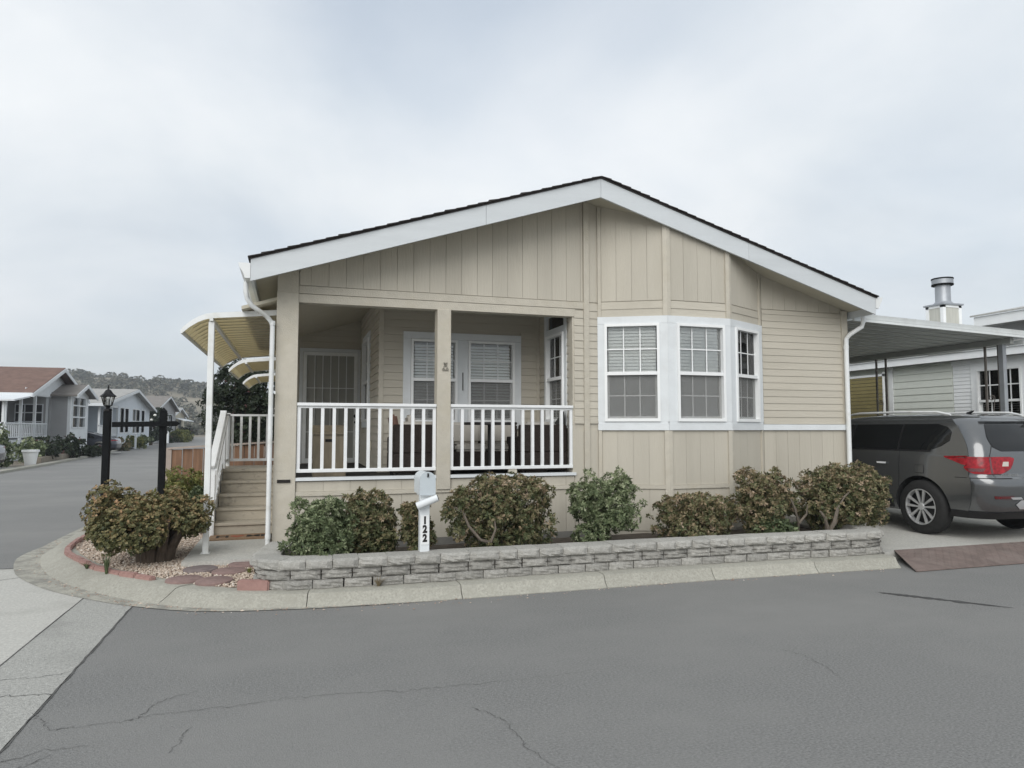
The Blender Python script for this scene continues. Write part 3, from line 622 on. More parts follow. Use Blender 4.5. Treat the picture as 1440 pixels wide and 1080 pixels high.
# -- roof
YB = 24.4
def roof_slab(x0, x1, za, zb, m, name, y0, yb=YB):
    mb = MB(); mb.hexa([(x0, y0, fbot(x0) + za), (x1, y0, fbot(x1) + za), (x1, yb, fbot(x1) + za), (x0, yb, fbot(x0) + za), (x0, y0, fbot(x0) + zb), (x1, y0, fbot(x1) + zb), (x1, yb, fbot(x1) + zb), (x0, yb, fbot(x0) + zb)]); return mb.build(name, m, H)
XL, XRr = -.476, 8.05
roof_slab(XL, 3.70, .10, .125, 'soffit', 'soffit', 8.03); roof_slab(3.70, XRr, .10, .125, 'soffit', 'soffit', 8.03)
rf = roof_slab(XL - .02, 3.70, .243, .262, 'shingle', 'roof', 7.985); rf2 = roof_slab(3.70, XRr + .02, .243, .262, 'shingle', 'roof', 7.985)
for sgn, n, x0 in ((1, 31, XL - .03), (-1, 32, XRr + .03)):
    r_ = rf if sgn > 0 else rf2
    step = abs(3.70 - x0) / n; sl = .3235 if sgn > 0 else .2985
    for k in range(n):
        xa = x0 + sgn * step * k; xb = xa + sgn * step * 1.35
        if sgn > 0: xb = min(xb, 3.70)
        else: xb = max(xb, 3.70)
        za, zb = fbot(xa) + .263, fbot(xb) + .263; j = random.uniform(-.008, .004); t_ = .016 + random.uniform(-.002, .010) * (random.random() < .35)
        mb = MB(); mb.hexa([(xa, 7.965 + j, za), (xb, 7.965 + j, zb - .0), (xb, 8.45, zb), (xa, 8.45, za), (xa, 7.965 + j, za + t_), (xb, 7.965 + j, zb + .004), (xb, 8.45, zb + .004), (xa, 8.45, za + t_ * .8)]); mb.build('shingle', 'shingle', r_)
mb = MB(); mb.hexa([(3.55, 8.4, fbot(3.55) + .285), (3.70, 8.4, fbot(3.7) + .285), (3.70, YB, fbot(3.7) + .285), (3.55, YB, fbot(3.55) + .285), (3.55, 8.4, fbot(3.55) + .30), (3.70, 8.4, fbot(3.7) + .305), (3.70, YB, fbot(3.7) + .305), (3.55, YB, fbot(3.55) + .30)]).build('ridge_cap', 'shingle', rf)
def fasc(x0, x1, seed):
    mb = MB(); mb.hexa([(x0, YF, fbot(x0)), (x1, YF, fbot(x1)), (x1, YF + .03, fbot(x1)), (x0, YF + .03, fbot(x0)), (x0, YF, fbot(x0) + .242), (x1, YF, fbot(x1) + .242), (x1, YF + .03, fbot(x1) + .242), (x0, YF + .03, fbot(x0) + .242)]); mb.build('fascia_board', 'fascia', H)
fasc(XL, 2.178, 1); fasc(2.182, 3.698, 2); fasc(3.702, 5.9, 3); fasc(5.903, XRr, 4)
for x0, x1 in ((XL, XL + .03), (XRr - .03, XRr)):
    mb = MB(); mb.box(x0, x1, YF + .031, YB, fbot((x0 + x1) / 2) + .005, fbot((x0 + x1) / 2) + .235); mb.build('eave_fascia', 'fascia', H)
# -- gutters and downspouts
for sgn, x0 in ((-1, XL - .002), (1, XRr + .002)):
    z = fbot(XL) if sgn < 0 else fbot(XRr) + .06
    prof = [(0, .03), (sgn * .055, .03), (sgn * .075, .09), (sgn * .115, .15), (sgn * .125, .195), (sgn * .118, .195), (sgn * .108, .152), (sgn * .07, .095), (sgn * .05, .036), (sgn * .006, .036), (sgn * .006, .195), (0, .195)]
    gt = MB().extr([(x0 + a, YF + .0, z + b) for a, b in prof], (0, YB - YF - .1, 0)).build('gutter', 'metal_white', H)
    MB().extr([(x0, YF - .002, z + .03), (x0 + sgn * .055, YF - .002, z + .03), (x0 + sgn * .075, YF - .002, z + .09), (x0 + sgn * .115, YF - .002, z + .15), (x0 + sgn * .125, YF - .002, z + .195), (x0, YF - .002, z + .195)], (0, -.003, 0)).build('end_cap', 'metal_white', gt)
def spout(pts, rr=.027):
    ds = MB().tube(pts, rr, 10).build('downspout', 'metal_white', H, True)
    return ds
ds = spout([(-.535, 8.25, 3.245), (-.535, 8.25, 3.13), (-.52, 8.25, 3.06), (-.47, 8.28, 2.985), (-.40, 8.32, 2.94), (-.33, 8.36, 2.90), (-.275, 8.40, 2.845), (-.25, 8.41, 2.78), (-.25, 8.41, 1.6), (-.25, 8.41, .42), (-.25, 8.41, .26)])
for z in (2.79, .36): MB().lathe((-.25, 8.41, z), [(.0, 0), (.031, 0), (.031, .05), (0, .05)], 10).build('spout_band', 'metal_white', ds)
MB().box(-.215, -.20, 8.38, 8.44, 2.0, 2.03).build('spout_strap', 'metal_white', ds)
ds = spout([(8.11, 8.30, 3.31), (8.11, 8.30, 3.20), (8.09, 8.31, 3.13), (8.02, 8.36, 3.07), (7.95, 8.40, 3.02), (7.905, 8.425, 2.95), (7.90, 8.43, 2.85), (7.90, 8.43, 1.5), (7.90, 8.43, .12)], .034)
MB().lathe((7.90, 8.43, 2.80), [(.0, 0), (.038, 0), (.038, .05), (0, .05)], 10).build('spout_band', 'metal_white', ds)
fbox(MB(), F, -.165, -.02, .028, .045, .985, 1.02).build('dark_nameplate', 'ink', H)
# little bear ornament on the porch post
bo = thing('bear_ornament', 'small wire teddy shaped ornament fixed to the middle porch post', 'ornament', (1.785, 8.46, 2.33))
mb = MB()
for cx, cz, r_ in ((0, .036, .018), (-.014, .055, .007), (.014, .055, .007), (0, -.005, .024), (-.023, -.02, .012), (.023, -.02, .012)):
    mb.tube([(1.785 + cx + r_ * math.cos(t), 8.455, 2.36 + cz + r_ * math.sin(t)) for t in np.linspace(0, 6.283, 13)], .0038, 5)
mb.tube([(1.748, 8.455, 2.325), (1.822, 8.455, 2.325)], .004, 5); mb.build('wire', 'bear', bo); MB().box(1.779, 1.791, 8.450, 8.462, 2.389, 2.398).build('muzzle', 'ink', bo)

# ================================================================ STEPS, AWNINGS, LANDING
MB().box(-1.12, -.26, 8.30, 10.3, .0, .17).build('landing', 'concrete')['kind'] = 'structure'
S = thing('porch_steps', 'scuffed tan wooden steps with white handrail rising to the porch', 'steps', (-.65, 10.9, .17))
ys = [10.22 + .3 * k for k in range(5)]; rz = .166
for k in range(5):
    z = .17 + rz * (k + 1); y = ys[k]
    if k < 4: MB().box(-1.0, -.225, y - .025, y + .30, z - .035, z).build('tread', 'step', S, bevel=.003)
    MB().box(-.995, -.23, y, y + .02, z - rz + .001, z - .036).build('riser', 'step', S)
    if k < 4: MB().box(-.97, -.25, y + .025, y + .29, .17, z - .037).build('step_body', 'step', S)
MB().box(-1.08, -.215, ys[4] - .03, 12.42, .955, .998).build('top_landing', 'step', S, bevel=.003); MB().box(-1.06, -.22, ys[4] + .03, 12.40, .11, .953).build('landing_base', 'tan_v', S)
mb = MB(); mb.extr([(-1.04, 10.15, .17), (-1.04, 10.15, .40), (-1.04, 11.42, 1.10), (-1.04, 11.5, 1.0), (-1.04, 11.5, .17)], (.035, 0, 0)); mb.build('stringer', 'rail_white', S)
hr = MB().beam((-1.03, 10.10, 1.10), (-1.03, 11.60, 1.86), .085, .03).build('handrail', 'rail_white', S)
MB().beam((-.97, 10.12, 1.02), (-.97, 11.58, 1.77), .03, .07).build('side_rail', 'rail_white', hr)
for y, z in ((10.2, 1.12), (11.62, 1.885)): MB().box(-1.075, -.985, y - .045, y + .045, .17 if y < 11 else .99, z).build('newel_post', 'rail_white', S, bevel=.004)
for k in range(9):
    y = 10.34 + k * .14; z = 1.06 + (y - 10.2) * .507; MB().box(-1.05, -1.012, y - .018, y + .018, .30 + (y - 10.2) * .55, z).build('baluster', 'rail_white', hr)
mb = MB(); mb.box(-1.07, -.25, 12.28, 12.36, 1.812, 1.845); br = mb.build('back_rail', 'rail_white', S); MB().box(-1.0, -.25, 12.295, 12.345, 1.075, 1.115).build('bottom_rail', 'rail_white', br)
for k in range(6):
    x = -.95 + k * .135; MB().box(x - .019, x + .019, 12.30, 12.338, 1.115, 1.812).build('baluster', 'rail_white', br)
MB().box(-1.075, -.985, 12.28, 12.37, .99, 1.86).build('newel_post', 'rail_white', S)
mb = MB(); mb.box(-1.06, -1.0, 11.67, 12.28, 1.812, 1.845); sr2 = mb.build('side_top_rail', 'rail_white', S); MB().box(-1.05, -1.01, 11.67, 12.28, 1.075, 1.115).build('bottom_rail', 'rail_white', sr2)
for k in range(4): MB().box(-1.05, -1.012, 11.78 + k * .14, 11.818 + k * .14, 1.115, 1.812).build('baluster', 'rail_white', sr2)

def awning(label, y0, y1, zw, proj, drop, nslat, post=None, curve=.16, group='cream awnings along the house side'):
    t = thing('metal_awning', label, 'awning', (-.21, (y0 + y1) / 2, zw), group)
    def prof(u):                      # 0 at wall, 1 at the outer lip: straight slope then a curled down lip
        x = -.21 - proj * u; z = zw - drop * u - (max(0, u - .68) / .32) ** 2 * curve; return x, z
    us = [0, .2, .4, .6, .68, .76, .84, .92, 1.0]; w = (y1 - y0) / nslat
    for k in range(nslat):
        ya, yb = y0 + k * w + .006, y0 + (k + 1) * w - .006; vs = []; fs = []
        for u in us:
            x, z = prof(u); vs += [(x, ya, z), (x, ya + .012, z + .022), (x, yb - .012, z + .022), (x, yb, z), (x, yb - .018, z + .017), (x, ya + .018, z + .017)]
        for i in range(len(us) - 1):
            for q in range(6): fs.append((i * 6 + q, i * 6 + (q + 1) % 6, (i + 1) * 6 + (q + 1) % 6, (i + 1) * 6 + q))
        fs += [tuple(range(6)), tuple(range((len(us) - 1) * 6, len(us) * 6))[::-1]]
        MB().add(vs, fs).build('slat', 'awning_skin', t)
        x, z = prof(1)
        vs = []
        for u in us[:-1]:
            x, z = prof(u); vs += [(x, yb - .002, z - .004), (x, yb + .014, z - .004), (x, yb + .014, z + .004), (x, yb - .002, z + .004)]
        fs = [(i * 4 + q, i * 4 + (q + 1) % 4, (i + 1) * 4 + (q + 1) % 4, (i + 1) * 4 + q) for i in range(len(us) - 2) for q in range(4)]
        MB().add(vs, fs).build('pan', 'cream_rib', t)
    for yy in (y0 - .012, y1):
        vs = []
        for u in us:
            x, z = prof(u); vs += [(x, yy, z - .02), (x, yy + .014, z - .02), (x, yy + .014, z + .045), (x, yy, z + .045)]
        fs = [(i * 4 + q, i * 4 + (q + 1) % 4, (i + 1) * 4 + (q + 1) % 4, (i + 1) * 4 + q) for i in range(len(us) - 1) for q in range(4)] + [(0, 1, 2, 3), (len(vs) - 4, len(vs) - 3, len(vs) - 2, len(vs) - 1)]
        MB().add(vs, fs).build('side_trim', 'metal_white', t)
    x, z = prof(1); MB().box(x - .015, x + .006, y0, y1, z - .02, z + .03).build('lip', 'metal_white', t)
    x, z = prof(.70); MB().box(x - .02, x + .02, y0 - .01, y1 + .01, z - .05, z - .004).build('cross_beam', 'metal_white', t)
    return t, prof
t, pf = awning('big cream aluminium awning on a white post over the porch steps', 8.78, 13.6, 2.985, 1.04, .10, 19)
x, z = pf(.70); mb = MB(); mb.box(x - .033, x + .033, 8.80, 8.866, .172, z - .052); mb.build('post', 'metal_white', t, bevel=.006); MB().box(x - .05, x + .05, 8.78, 8.885, .171, .178).build('foot_plate', 'metal_white', t)
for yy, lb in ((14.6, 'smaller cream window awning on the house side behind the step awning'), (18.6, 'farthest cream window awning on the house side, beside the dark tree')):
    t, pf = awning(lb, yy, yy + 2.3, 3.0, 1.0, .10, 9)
# door mat
dm = thing('door_mat', 'orange brown coir door mat lettered HOME with a heart at the steps', 'door mat', (-.62, 9.98, .17))
MB().box(-1.02, -.27, 9.76, 10.19, .171, .186).build('mat', 'coir', dm)
for ch, x in (('H', -.86), ('M', -.48), ('E', -.335)):
    me = text_mesh(ch, .24, .0008, .006); o = link('letter', me, 'ink', dm); o.location = (x + .62, .0, .0170)
vs = [(-.68 + .012 * 16 * math.sin(t) ** 3 * .45, 9.99 + .012 * (13 * math.cos(t) - 5 * math.cos(2 * t) - 2 * math.cos(3 * t) - math.cos(4 * t)) * .55, .1868) for t in np.linspace(0, 6.283, 28)[:-1]]
MB().extr(vs, (0, 0, .0012)).build('heart', 'heart', dm)

# ================================================================ PLANTER WALL
PW = thing('planter_wall', 'low grey split face block wall with cap around the shrub bed', 'retaining wall', (3, 6.8, .11))
wp = smooth_path([(-.20, 8.1), (-.29, 7.6), (-.335, 7.3), (-.30, 7.0), (-.16, 6.89), (.15, 6.84), (1.3, 6.80), (3.0, 6.79), (4.4, 6.775), (5.8, 6.74), (6.5, 6.70), (6.78, 6.76), (6.90, 7.0), (6.915, 7.6), (6.915, 8.4)], 10)
al = [0]
for i in range(1, len(wp)): al.append(al[-1] + (wp[i] - wp[i - 1]).length)
def wat(s):
    s = min(max(s, 0), al[-1] - 1e-4); i = int(np.searchsorted(al, s, 'right')) - 1; t = (s - al[i]) / (al[i + 1] - al[i]); return wp[i].lerp(wp[i + 1], t)
def rough_block(seed, rough, depth):
    g = np.random.default_rng(seed); bm = bmesh.new(); bmesh.ops.create_cube(bm, size=1); bmesh.ops.subdivide_edges(bm, edges=bm.edges[:], cuts=4, use_grid_fill=True)
    for v in bm.verts:
        x, y, z = v.co
        if y < -.49:
            bul = (1 - (2 * x) ** 4) * (1 - (2 * z) ** 4); v.co.y += -.11 * bul + g.normal(0, rough * .55) * (.4 + .6 * bul) + (.05 if max(abs(x), abs(z)) > .45 else 0)
        v.co.x += g.normal(0, .006) * (abs(x) > .4); v.co.z += g.normal(0, .016) * (abs(z) > .4 and y < .2)
    me = bpy.data.meshes.new('block'); bm.to_mesh(me); bm.free(); return me
BLK = [rough_block(i, .045, .2) for i in range(7)]; CAPS = [rough_block(20 + i, .035, .2) for i in range(7)]
for me in BLK: me.materials.append(MATS['block'])
for me in CAPS: me.materials.append(MATS['block_cap'])
def course(z0, h, wlo, whi, inset, depth, meshes, gap, seed, tilt=.0):
    g = random.Random(seed); s = .02 + g.random() * .1
    while s < al[-1] - .1:
        w = g.uniform(wlo, whi); a, b = wat(s), wat(s + w); d = (b - a).normalized(); n = Vector((-d.y, d.x, 0)); c = (a + b) / 2 + n * (inset + depth / 2 + g.uniform(-.006, .006))
        o = bpy.data.objects.new('block', g.choice(meshes)); COL.objects.link(o); o.parent = PW; o.location = (c.x - 3, c.y - 6.8, z0 + h / 2 - .11 + g.uniform(-.002, .002)); o.rotation_euler = (0, 0, math.atan2(d.y, d.x) + g.uniform(-.02, .02)); o.scale = ((b - a).length - gap * g.uniform(.1, 1.5), depth, h * g.uniform(.955, 1.0) - .001)
        s += w
course(.105, .092, .245, .30, .0, .17, BLK, .012, 1); course(.197, .092, .25, .295, .015, .17, BLK, .011, 2); course(.289, .098, .19, .31, -.006, .25, CAPS, .005, 3)
flat('planter_soil', [(p.x, p.y) for p in (wat(s) + Vector((0, 0, 0)) for s in np.linspace(.05, al[-1] - .05, 60))], .25, 'soil')
# ================================================================ GRAVEL, EDGING, STEPPING STONES
gp = np.array(gravel_poly + [(-.30, 7.0), (-.36, 7.4), (-.28, 8.0), (-.27, 8.3), (-1.12, 8.3), (-1.12, 13.2), (-2.7, 13.2)])
def inside(P_, poly):
    x, y = P_[:, 0], P_[:, 1]; r = np.zeros(len(P_), bool); j = len(poly) - 1
    for i in range(len(poly)):
        xi, yi = poly[i]; xj, yj = poly[j]; c = ((yi > y) != (yj > y)) & (x < (xj - xi) * (y - yi) / (yj - yi + 1e-12) + xi); r ^= c; j = i
    return r
pts = rng.uniform((-2.95, 6.7), (-.2, 13.3), (60000, 2)); pts = pts[inside(pts, gp)]; pts = pts[np.argsort(pts[:, 1])][:]
keepn = np.where(pts[:, 1] < 9.6, 1.0, .3); pts = pts[rng.random(len(pts)) < keepn * .62]
n = len(pts); octv = np.array([(1, 0, 0), (0, 1, 0), (-1, 0, 0), (0, -1, 0), (0, 0, 1), (0, 0, -1)], float); octf = np.array([(0, 1, 4), (1, 2, 4), (2, 3, 4), (3, 0, 4), (1, 0, 5), (2, 1, 5), (3, 2, 5), (0, 3, 5)])
sz = rng.uniform(.008, .019, (n, 1, 3)) * np.array([1.15, 1, .75]); V = octv[None] * sz * (1 + rng.normal(0, .15, (n, 6, 3))); a = rng.random(n) * 6.283; ca, sa = np.cos(a)[:, None], np.sin(a)[:, None]
V = np.stack([V[..., 0] * ca - V[..., 1] * sa, V[..., 0] * sa + V[..., 1] * ca, V[..., 2]], -1); V += np.stack([pts[:, 0], pts[:, 1], .117 + rng.random(n) * .012], -1)[:, None]
me = bpy.data.meshes.new('gravel'); Fc = (octf[None] + (np.arange(n) * 6)[:, None, None]).reshape(-1, 3); me.vertices.add(n * 6); me.vertices.foreach_set('co', V.astype(np.float32).ravel())
me.loops.add(len(Fc) * 3); me.loops.foreach_set('vertex_index', Fc.astype(np.int32).ravel()); me.polygons.add(len(Fc)); me.polygons.foreach_set('loop_start', np.arange(0, len(Fc) * 3, 3, dtype=np.int32)); me.update(calc_edges=True)
at = me.attributes.new('tint', 'FLOAT', 'POINT'); at.data.foreach_set('value', np.repeat(np.clip(rng.normal(.52, .25, n), 0, 1), 6).astype(np.float32))
tag(link('gravel', me, 'pebble'), 'loose pinkish beige pebbles covering the corner bed', 'gravel', kind='stuff')
bp = smooth_path([(-1.27, 7.66), (-1.54, 7.93), (-1.78, 8.24), (-2.00, 8.53), (-2.25, 9.01), (-2.54, 9.62), (-2.64, 10.2), (-2.69, 11.0), (-2.70, 11.9), (-2.70, 12.8)], 8)
ed = thing('brick_edging', 'curved row of faded red edging bricks along the gravel bed', 'edging', (-2.2, 9, .1)); ba = [0]
for i in range(1, len(bp)): ba.append(ba[-1] + (bp[i] - bp[i - 1]).length)
def bat(s): i = min(int(np.searchsorted(ba, s, 'right')) - 1, len(bp) - 2); return bp[i].lerp(bp[i + 1], (s - ba[i]) / (ba[i + 1] - ba[i]))
s = 0; bmesh_ = [MB().box(-.5, .5, -.5, .5, -.5, .5) for _ in range(1)]
def edging_brick(a, b, parent, h=.046, w=.07):
    d = b - a; o = MB().box(-d.length / 2 + .004, d.length / 2 - .004, -w / 2, w / 2, -.04, h).build('brick', 'brick_red', None, bevel=.012, seg=2); o.parent = parent; c = (a + b) / 2
    L = wloc(parent) if parent else Vector((0, 0, 0)); o.location = (c.x - L.x, c.y - L.y, .115 - L.z + random.uniform(-.008, .006)); o.rotation_euler = (random.uniform(-.04, .04), random.uniform(-.03, .03), math.atan2(d.y, d.x) + random.uniform(-.05, .05)); return o
while s < ba[-1] - .25:
    w = .26; edging_brick(bat(s), bat(s + w), ed); s += w + .004
o = edging_brick(Vector((-.46, 7.02, 0)), Vector((-.17, 6.93, 0)), None, .085, .09); o.name = 'edging_brick'; tag(o, 'single red edging brick lying alone against the planter wall end', 'brick')
for i, (x, y, m_, lb) in enumerate([(-.985, 7.56, 'paver_red', 'round red stepping stone beside the leaning front one, on gravel'), (-.70, 7.42, 'paver_red', 'round red stepping stone closest to the kerb'), (-.60, 7.86, 'paver_red', 'round red stepping stone in the middle of the stone group'), (-.90, 8.06, 'paver_grey', 'greyer round stepping stone next to the jade bush'), (-.47, 8.20, 'paver_red', 'round red stepping stone touching the concrete landing')]):
    o = MB().lathe((x, y, .112), [(0, -.02), (.168, -.02), (.175, .012), (.170, .028), (.16, .034), (0, .035)], 26).build('stepping_stone', m_, None, True); o.rotation_euler = (0, 0, 0); tag(o, ['round red stepping stone lying lowest towards the brick edging', 'round red stepping stone closest to the kerb', 'round red stepping stone in the middle of the stone group', 'greyer round stepping stone next to the jade bush', 'round red stepping stone touching the concrete landing'][i], 'stepping stone', 'round stepping stones in the gravel')
def tuft(name, label, c, n, h, m_, tint, seed, spread=.5, w=.006):
    g = np.random.default_rng(seed); mb = MB(); vs = []; fs = []
    for i in range(n):
        a = g.random() * 6.283; l = h * g.uniform(.5, 1.1); e = spread * g.uniform(.2, 1.); d = Vector((math.cos(a), math.sin(a), 0)); sd_ = Vector((-d.y, d.x, 0)) * w; b = Vector(c) + d * .01 * g.random()
        m1 = b + d * l * e * .35 + Vector((0, 0, l * .6)); tp = b + d * l * e + Vector((0, 0, l * .95)); k = len(vs); vs += [b - sd_, b + sd_, m1 + sd_ * .8, m1 - sd_ * .8, tp]; fs += [(k, k + 1, k + 2, k + 3), (k + 3, k + 2, k + 4)]
    o = MB().add(vs, fs).build(name, m_); at = o.data.attributes.new('tint', 'FLOAT', 'POINT'); at.data.foreach_set('value', np.clip(g.normal(tint, .15, len(o.data.vertices)), 0, 1).astype(np.float32)); tag(o, label, 'weed'); return o
tuft('weed', 'tall green weed sprouting against the red brick edging', (-1.80, 8.17, .115), 26, .24, 'leaf_green', .35, 3, .35)
tuft('weed', 'low green weed in a joint of the brick edging', (-2.07, 8.55, .115), 20, .07, 'leaf_green', .4, 4, 1.2)
tuft('weed', 'tiny green weed at the corner of the concrete landing', (-.36, 8.26, .11), 22, .07, 'leaf_green', .4, 5, 1.0)
tuft('weed', 'yellowish weed at the rounded end of the planter wall', (-.40, 7.75, .11), 22, .08, 'leaf_lime', .6, 6, 1.0)
tuft('weed', 'dry brown weed growing at the foot of the block wall', (.80, 6.775, .115), 46, .11, 'dry_weed', .5, 7, 1.6, .003)
# ================================================================ MAILBOX
M_ = thing('mailbox', 'pale grey arched mailbox on a white post numbered 122', 'mailbox', (1.27, 7.0, .3))
MB().box(1.222, 1.318, 6.955, 7.05, .29, .945).build('post', 'white', M_, bevel=.004)
def arch(x0, x1, z0, z1, y, n=18):
    r_ = (x1 - x0) / 2; cx = (x0 + x1) / 2; zc = z1 - r_; return [(x0, y, z0), (x1, y, z0)] + [(cx + r_ * math.cos(t), y, zc + r_ * math.sin(t)) for t in np.linspace(0, math.pi, n)]
bx_ = MB().extr(arch(1.216, 1.364, .95, 1.168, 6.93), (0, .36, 0)).build('box', 'mail_top', M_, True)
MB().extr(arch(1.210, 1.370, .944, 1.175, 6.918), (0, .012, 0)).build('door', 'mail_grey', bx_, True); MB().box(1.284, 1.297, 6.902, 6.919, 1.122, 1.160).build('latch', 'black_metal', bx_)
MB().box(1.366, 1.371, 6.97, 7.02, 1.0, 1.09).build('flag', 'heart', bx_); MB().box(1.225, 1.35, 6.93, 7.2, .932, .948).build('bracket_board', 'white', M_)
nt_ = MB().tube([(1.180, 6.90, .840), (1.380, 6.86, .922)], [.038, .034], 14).build('newspaper_tube', 'white', M_, True)
MB().tube([(1.379, 6.8602, .9216), (1.384, 6.859, .9236)], .030, 14).build('tube_mouth', 'ink', nt_)
MB().box(1.228, 1.312, 6.950, 6.953, .455, .745).build('number_plate', 'vinyl', M_)
for ch, z in (('1', .69), ('2', .604), ('2', .516)):
    me = text_mesh(ch, .098, .0008, .006); me.transform(Matrix.Rotation(R(90), 4, 'X') @ Matrix.Diagonal((.85, 1, 1, 1))); o = link('digit', me, 'ink', M_); o.location = (0, 6.9485 - 7.0, z - .3)
# ================================================================ LAMP POST, SIGN POST, FENCE
L_ = thing('lamp_post', 'black wooden lamp post carrying a coach lantern', 'lamp post', (-2.38, 10.55, .11))
MB().box(-2.423, -2.337, 10.507, 10.593, .08, 1.84).build('post', 'black_wood', L_, bevel=.006)
c = (-2.38, 10.55, 0)
mb = MB(); mb.lathe((*c[:2], 1.84), [(.055, 0), (.05, .03), (.025, .04), (.03, .06), (.055, .075)], 6); ln = mb.build('lantern', 'black_metal', L_)
MB().lathe((*c[:2], 1.918), [(.048, 0), (.078, .115)], 6).build('glass', 'glass', ln); MB().lathe((*c[:2], 1.92), [(.012, 0), (.018, .04), (.016, .08), (.003, .09)], 8).build('bulb', 'vinyl', ln, True)
MB().lathe((*c[:2], 2.034), [(.10, 0), (.102, .008), (.06, .045), (.035, .085), (.03, .09), (.012, .10), (.006, .115), (.012, .125), (.004, .155)], 6).build('cap', 'black_metal', ln)
for k in range(6):
    a = 6.283 * k / 6; MB().tube([(c[0] + .05 * math.cos(a), c[1] + .05 * math.sin(a), 1.915), (c[0] + .081 * math.cos(a), c[1] + .081 * math.sin(a), 2.036)], .005, 4).build('rib', 'black_metal', ln)
G_ = thing('sign_post', 'black pointed post with a bare horizontal sign arm', 'sign post', (-1.71, 10.62, .11))
mb = MB(); mb.box(-1.752, -1.668, 10.578, 10.662, .08, 1.845); mb.build('post', 'black_wood', G_, bevel=.004); MB().add([(-1.752, 10.578, 1.8455), (-1.668, 10.578, 1.8455), (-1.668, 10.662, 1.8455), (-1.752, 10.662, 1.8455), (-1.71, 10.62, 1.90)], [(0, 1, 4), (1, 2, 4), (2, 3, 4), (3, 0, 4), (3, 2, 1, 0)]).build('post_cap', 'black_wood', G_)
MB().extr([(-2.322, 10.57 - .03, 1.625), (-1.535, 10.54, 1.640), (-1.49, 10.54, 1.675), (-1.535, 10.54, 1.71), (-2.322, 10.54, 1.695)], (0, .04, 0)).build('arm', 'black_wood', G_)
for x in (-2.1, -1.83): MB().tube([(x, 10.56, 1.63), (x, 10.56, 1.60), (x + .008, 10.56, 1.59), (x, 10.56, 1.575), (x - .008, 10.56, 1.585)], .003, 5).build('hook', 'galv', G_)
FN = thing('wooden_fence', 'reddish brown board fence between the house and the street', 'fence', (-1.2, 13.5, .1))
x = -2.02; k = 0
while x < -.22:
    zt = 1.235 + (x + 2.07) / 1.7 * .10; w = .17; MB().box(x, min(x + w - .012, -.21), 13.50 + (k % 2) * .022, 13.522 + (k % 2) * .022, .12, zt + random.uniform(-.006, .006)).build('board', 'fence', FN); x += w; k += 1
MB().box(-2.11, -2.025, 13.48, 13.56, .08, 1.27).build('post', 'fence_cap', FN); mb = MB(); mb.beam((-2.08, 13.525, 1.262), (-.21, 13.525, 1.372), .12, .03); mb.build('cap_rail', 'fence_cap', FN); MB().beam((-2.03, 13.56, .5), (-.22, 13.56, .5), .035, .08).build('rail', 'fence', FN)
# ================================================================ SHRUBS
GB = 'shrubs in the planter bed'
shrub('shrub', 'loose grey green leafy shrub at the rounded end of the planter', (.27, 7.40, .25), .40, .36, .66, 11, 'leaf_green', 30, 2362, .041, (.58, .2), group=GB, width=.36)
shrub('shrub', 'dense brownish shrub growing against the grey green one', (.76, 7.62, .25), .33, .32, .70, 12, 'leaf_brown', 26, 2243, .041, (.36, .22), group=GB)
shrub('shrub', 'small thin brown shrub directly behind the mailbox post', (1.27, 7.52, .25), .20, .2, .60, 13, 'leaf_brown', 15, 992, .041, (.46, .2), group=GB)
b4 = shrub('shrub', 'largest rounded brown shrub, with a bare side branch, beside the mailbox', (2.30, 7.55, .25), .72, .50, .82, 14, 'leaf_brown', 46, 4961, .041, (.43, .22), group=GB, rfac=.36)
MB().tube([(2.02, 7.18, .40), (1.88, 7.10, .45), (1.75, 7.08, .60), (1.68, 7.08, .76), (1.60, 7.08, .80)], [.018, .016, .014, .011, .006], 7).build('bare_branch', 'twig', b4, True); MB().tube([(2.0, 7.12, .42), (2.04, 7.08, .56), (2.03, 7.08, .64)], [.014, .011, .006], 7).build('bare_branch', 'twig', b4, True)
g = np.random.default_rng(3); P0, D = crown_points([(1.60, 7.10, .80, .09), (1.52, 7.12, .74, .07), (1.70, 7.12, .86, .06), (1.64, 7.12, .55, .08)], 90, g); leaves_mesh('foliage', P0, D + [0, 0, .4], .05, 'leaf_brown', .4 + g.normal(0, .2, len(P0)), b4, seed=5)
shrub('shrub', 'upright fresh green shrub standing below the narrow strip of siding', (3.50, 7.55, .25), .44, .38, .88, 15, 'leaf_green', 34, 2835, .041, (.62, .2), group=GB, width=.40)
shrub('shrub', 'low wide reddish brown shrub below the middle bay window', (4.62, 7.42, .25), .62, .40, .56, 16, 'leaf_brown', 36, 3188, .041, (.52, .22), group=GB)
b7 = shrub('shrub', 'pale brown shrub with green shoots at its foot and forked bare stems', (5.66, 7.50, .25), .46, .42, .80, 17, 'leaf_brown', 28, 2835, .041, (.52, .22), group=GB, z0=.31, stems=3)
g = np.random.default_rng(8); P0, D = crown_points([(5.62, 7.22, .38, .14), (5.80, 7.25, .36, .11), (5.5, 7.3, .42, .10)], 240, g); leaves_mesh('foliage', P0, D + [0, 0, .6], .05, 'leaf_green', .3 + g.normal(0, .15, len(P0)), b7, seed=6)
MB().tube([(6.02, 7.32, .30), (5.98, 7.25, .46), (5.92, 7.22, .60), (5.84, 7.2, .74)], [.022, .018, .015, .009], 7).build('bare_stem', 'twig', b7, True); MB().tube([(5.99, 7.25, .44), (6.08, 7.22, .55), (6.10, 7.22, .66)], [.015, .012, .007], 7).build('bare_stem', 'twig', b7, True)
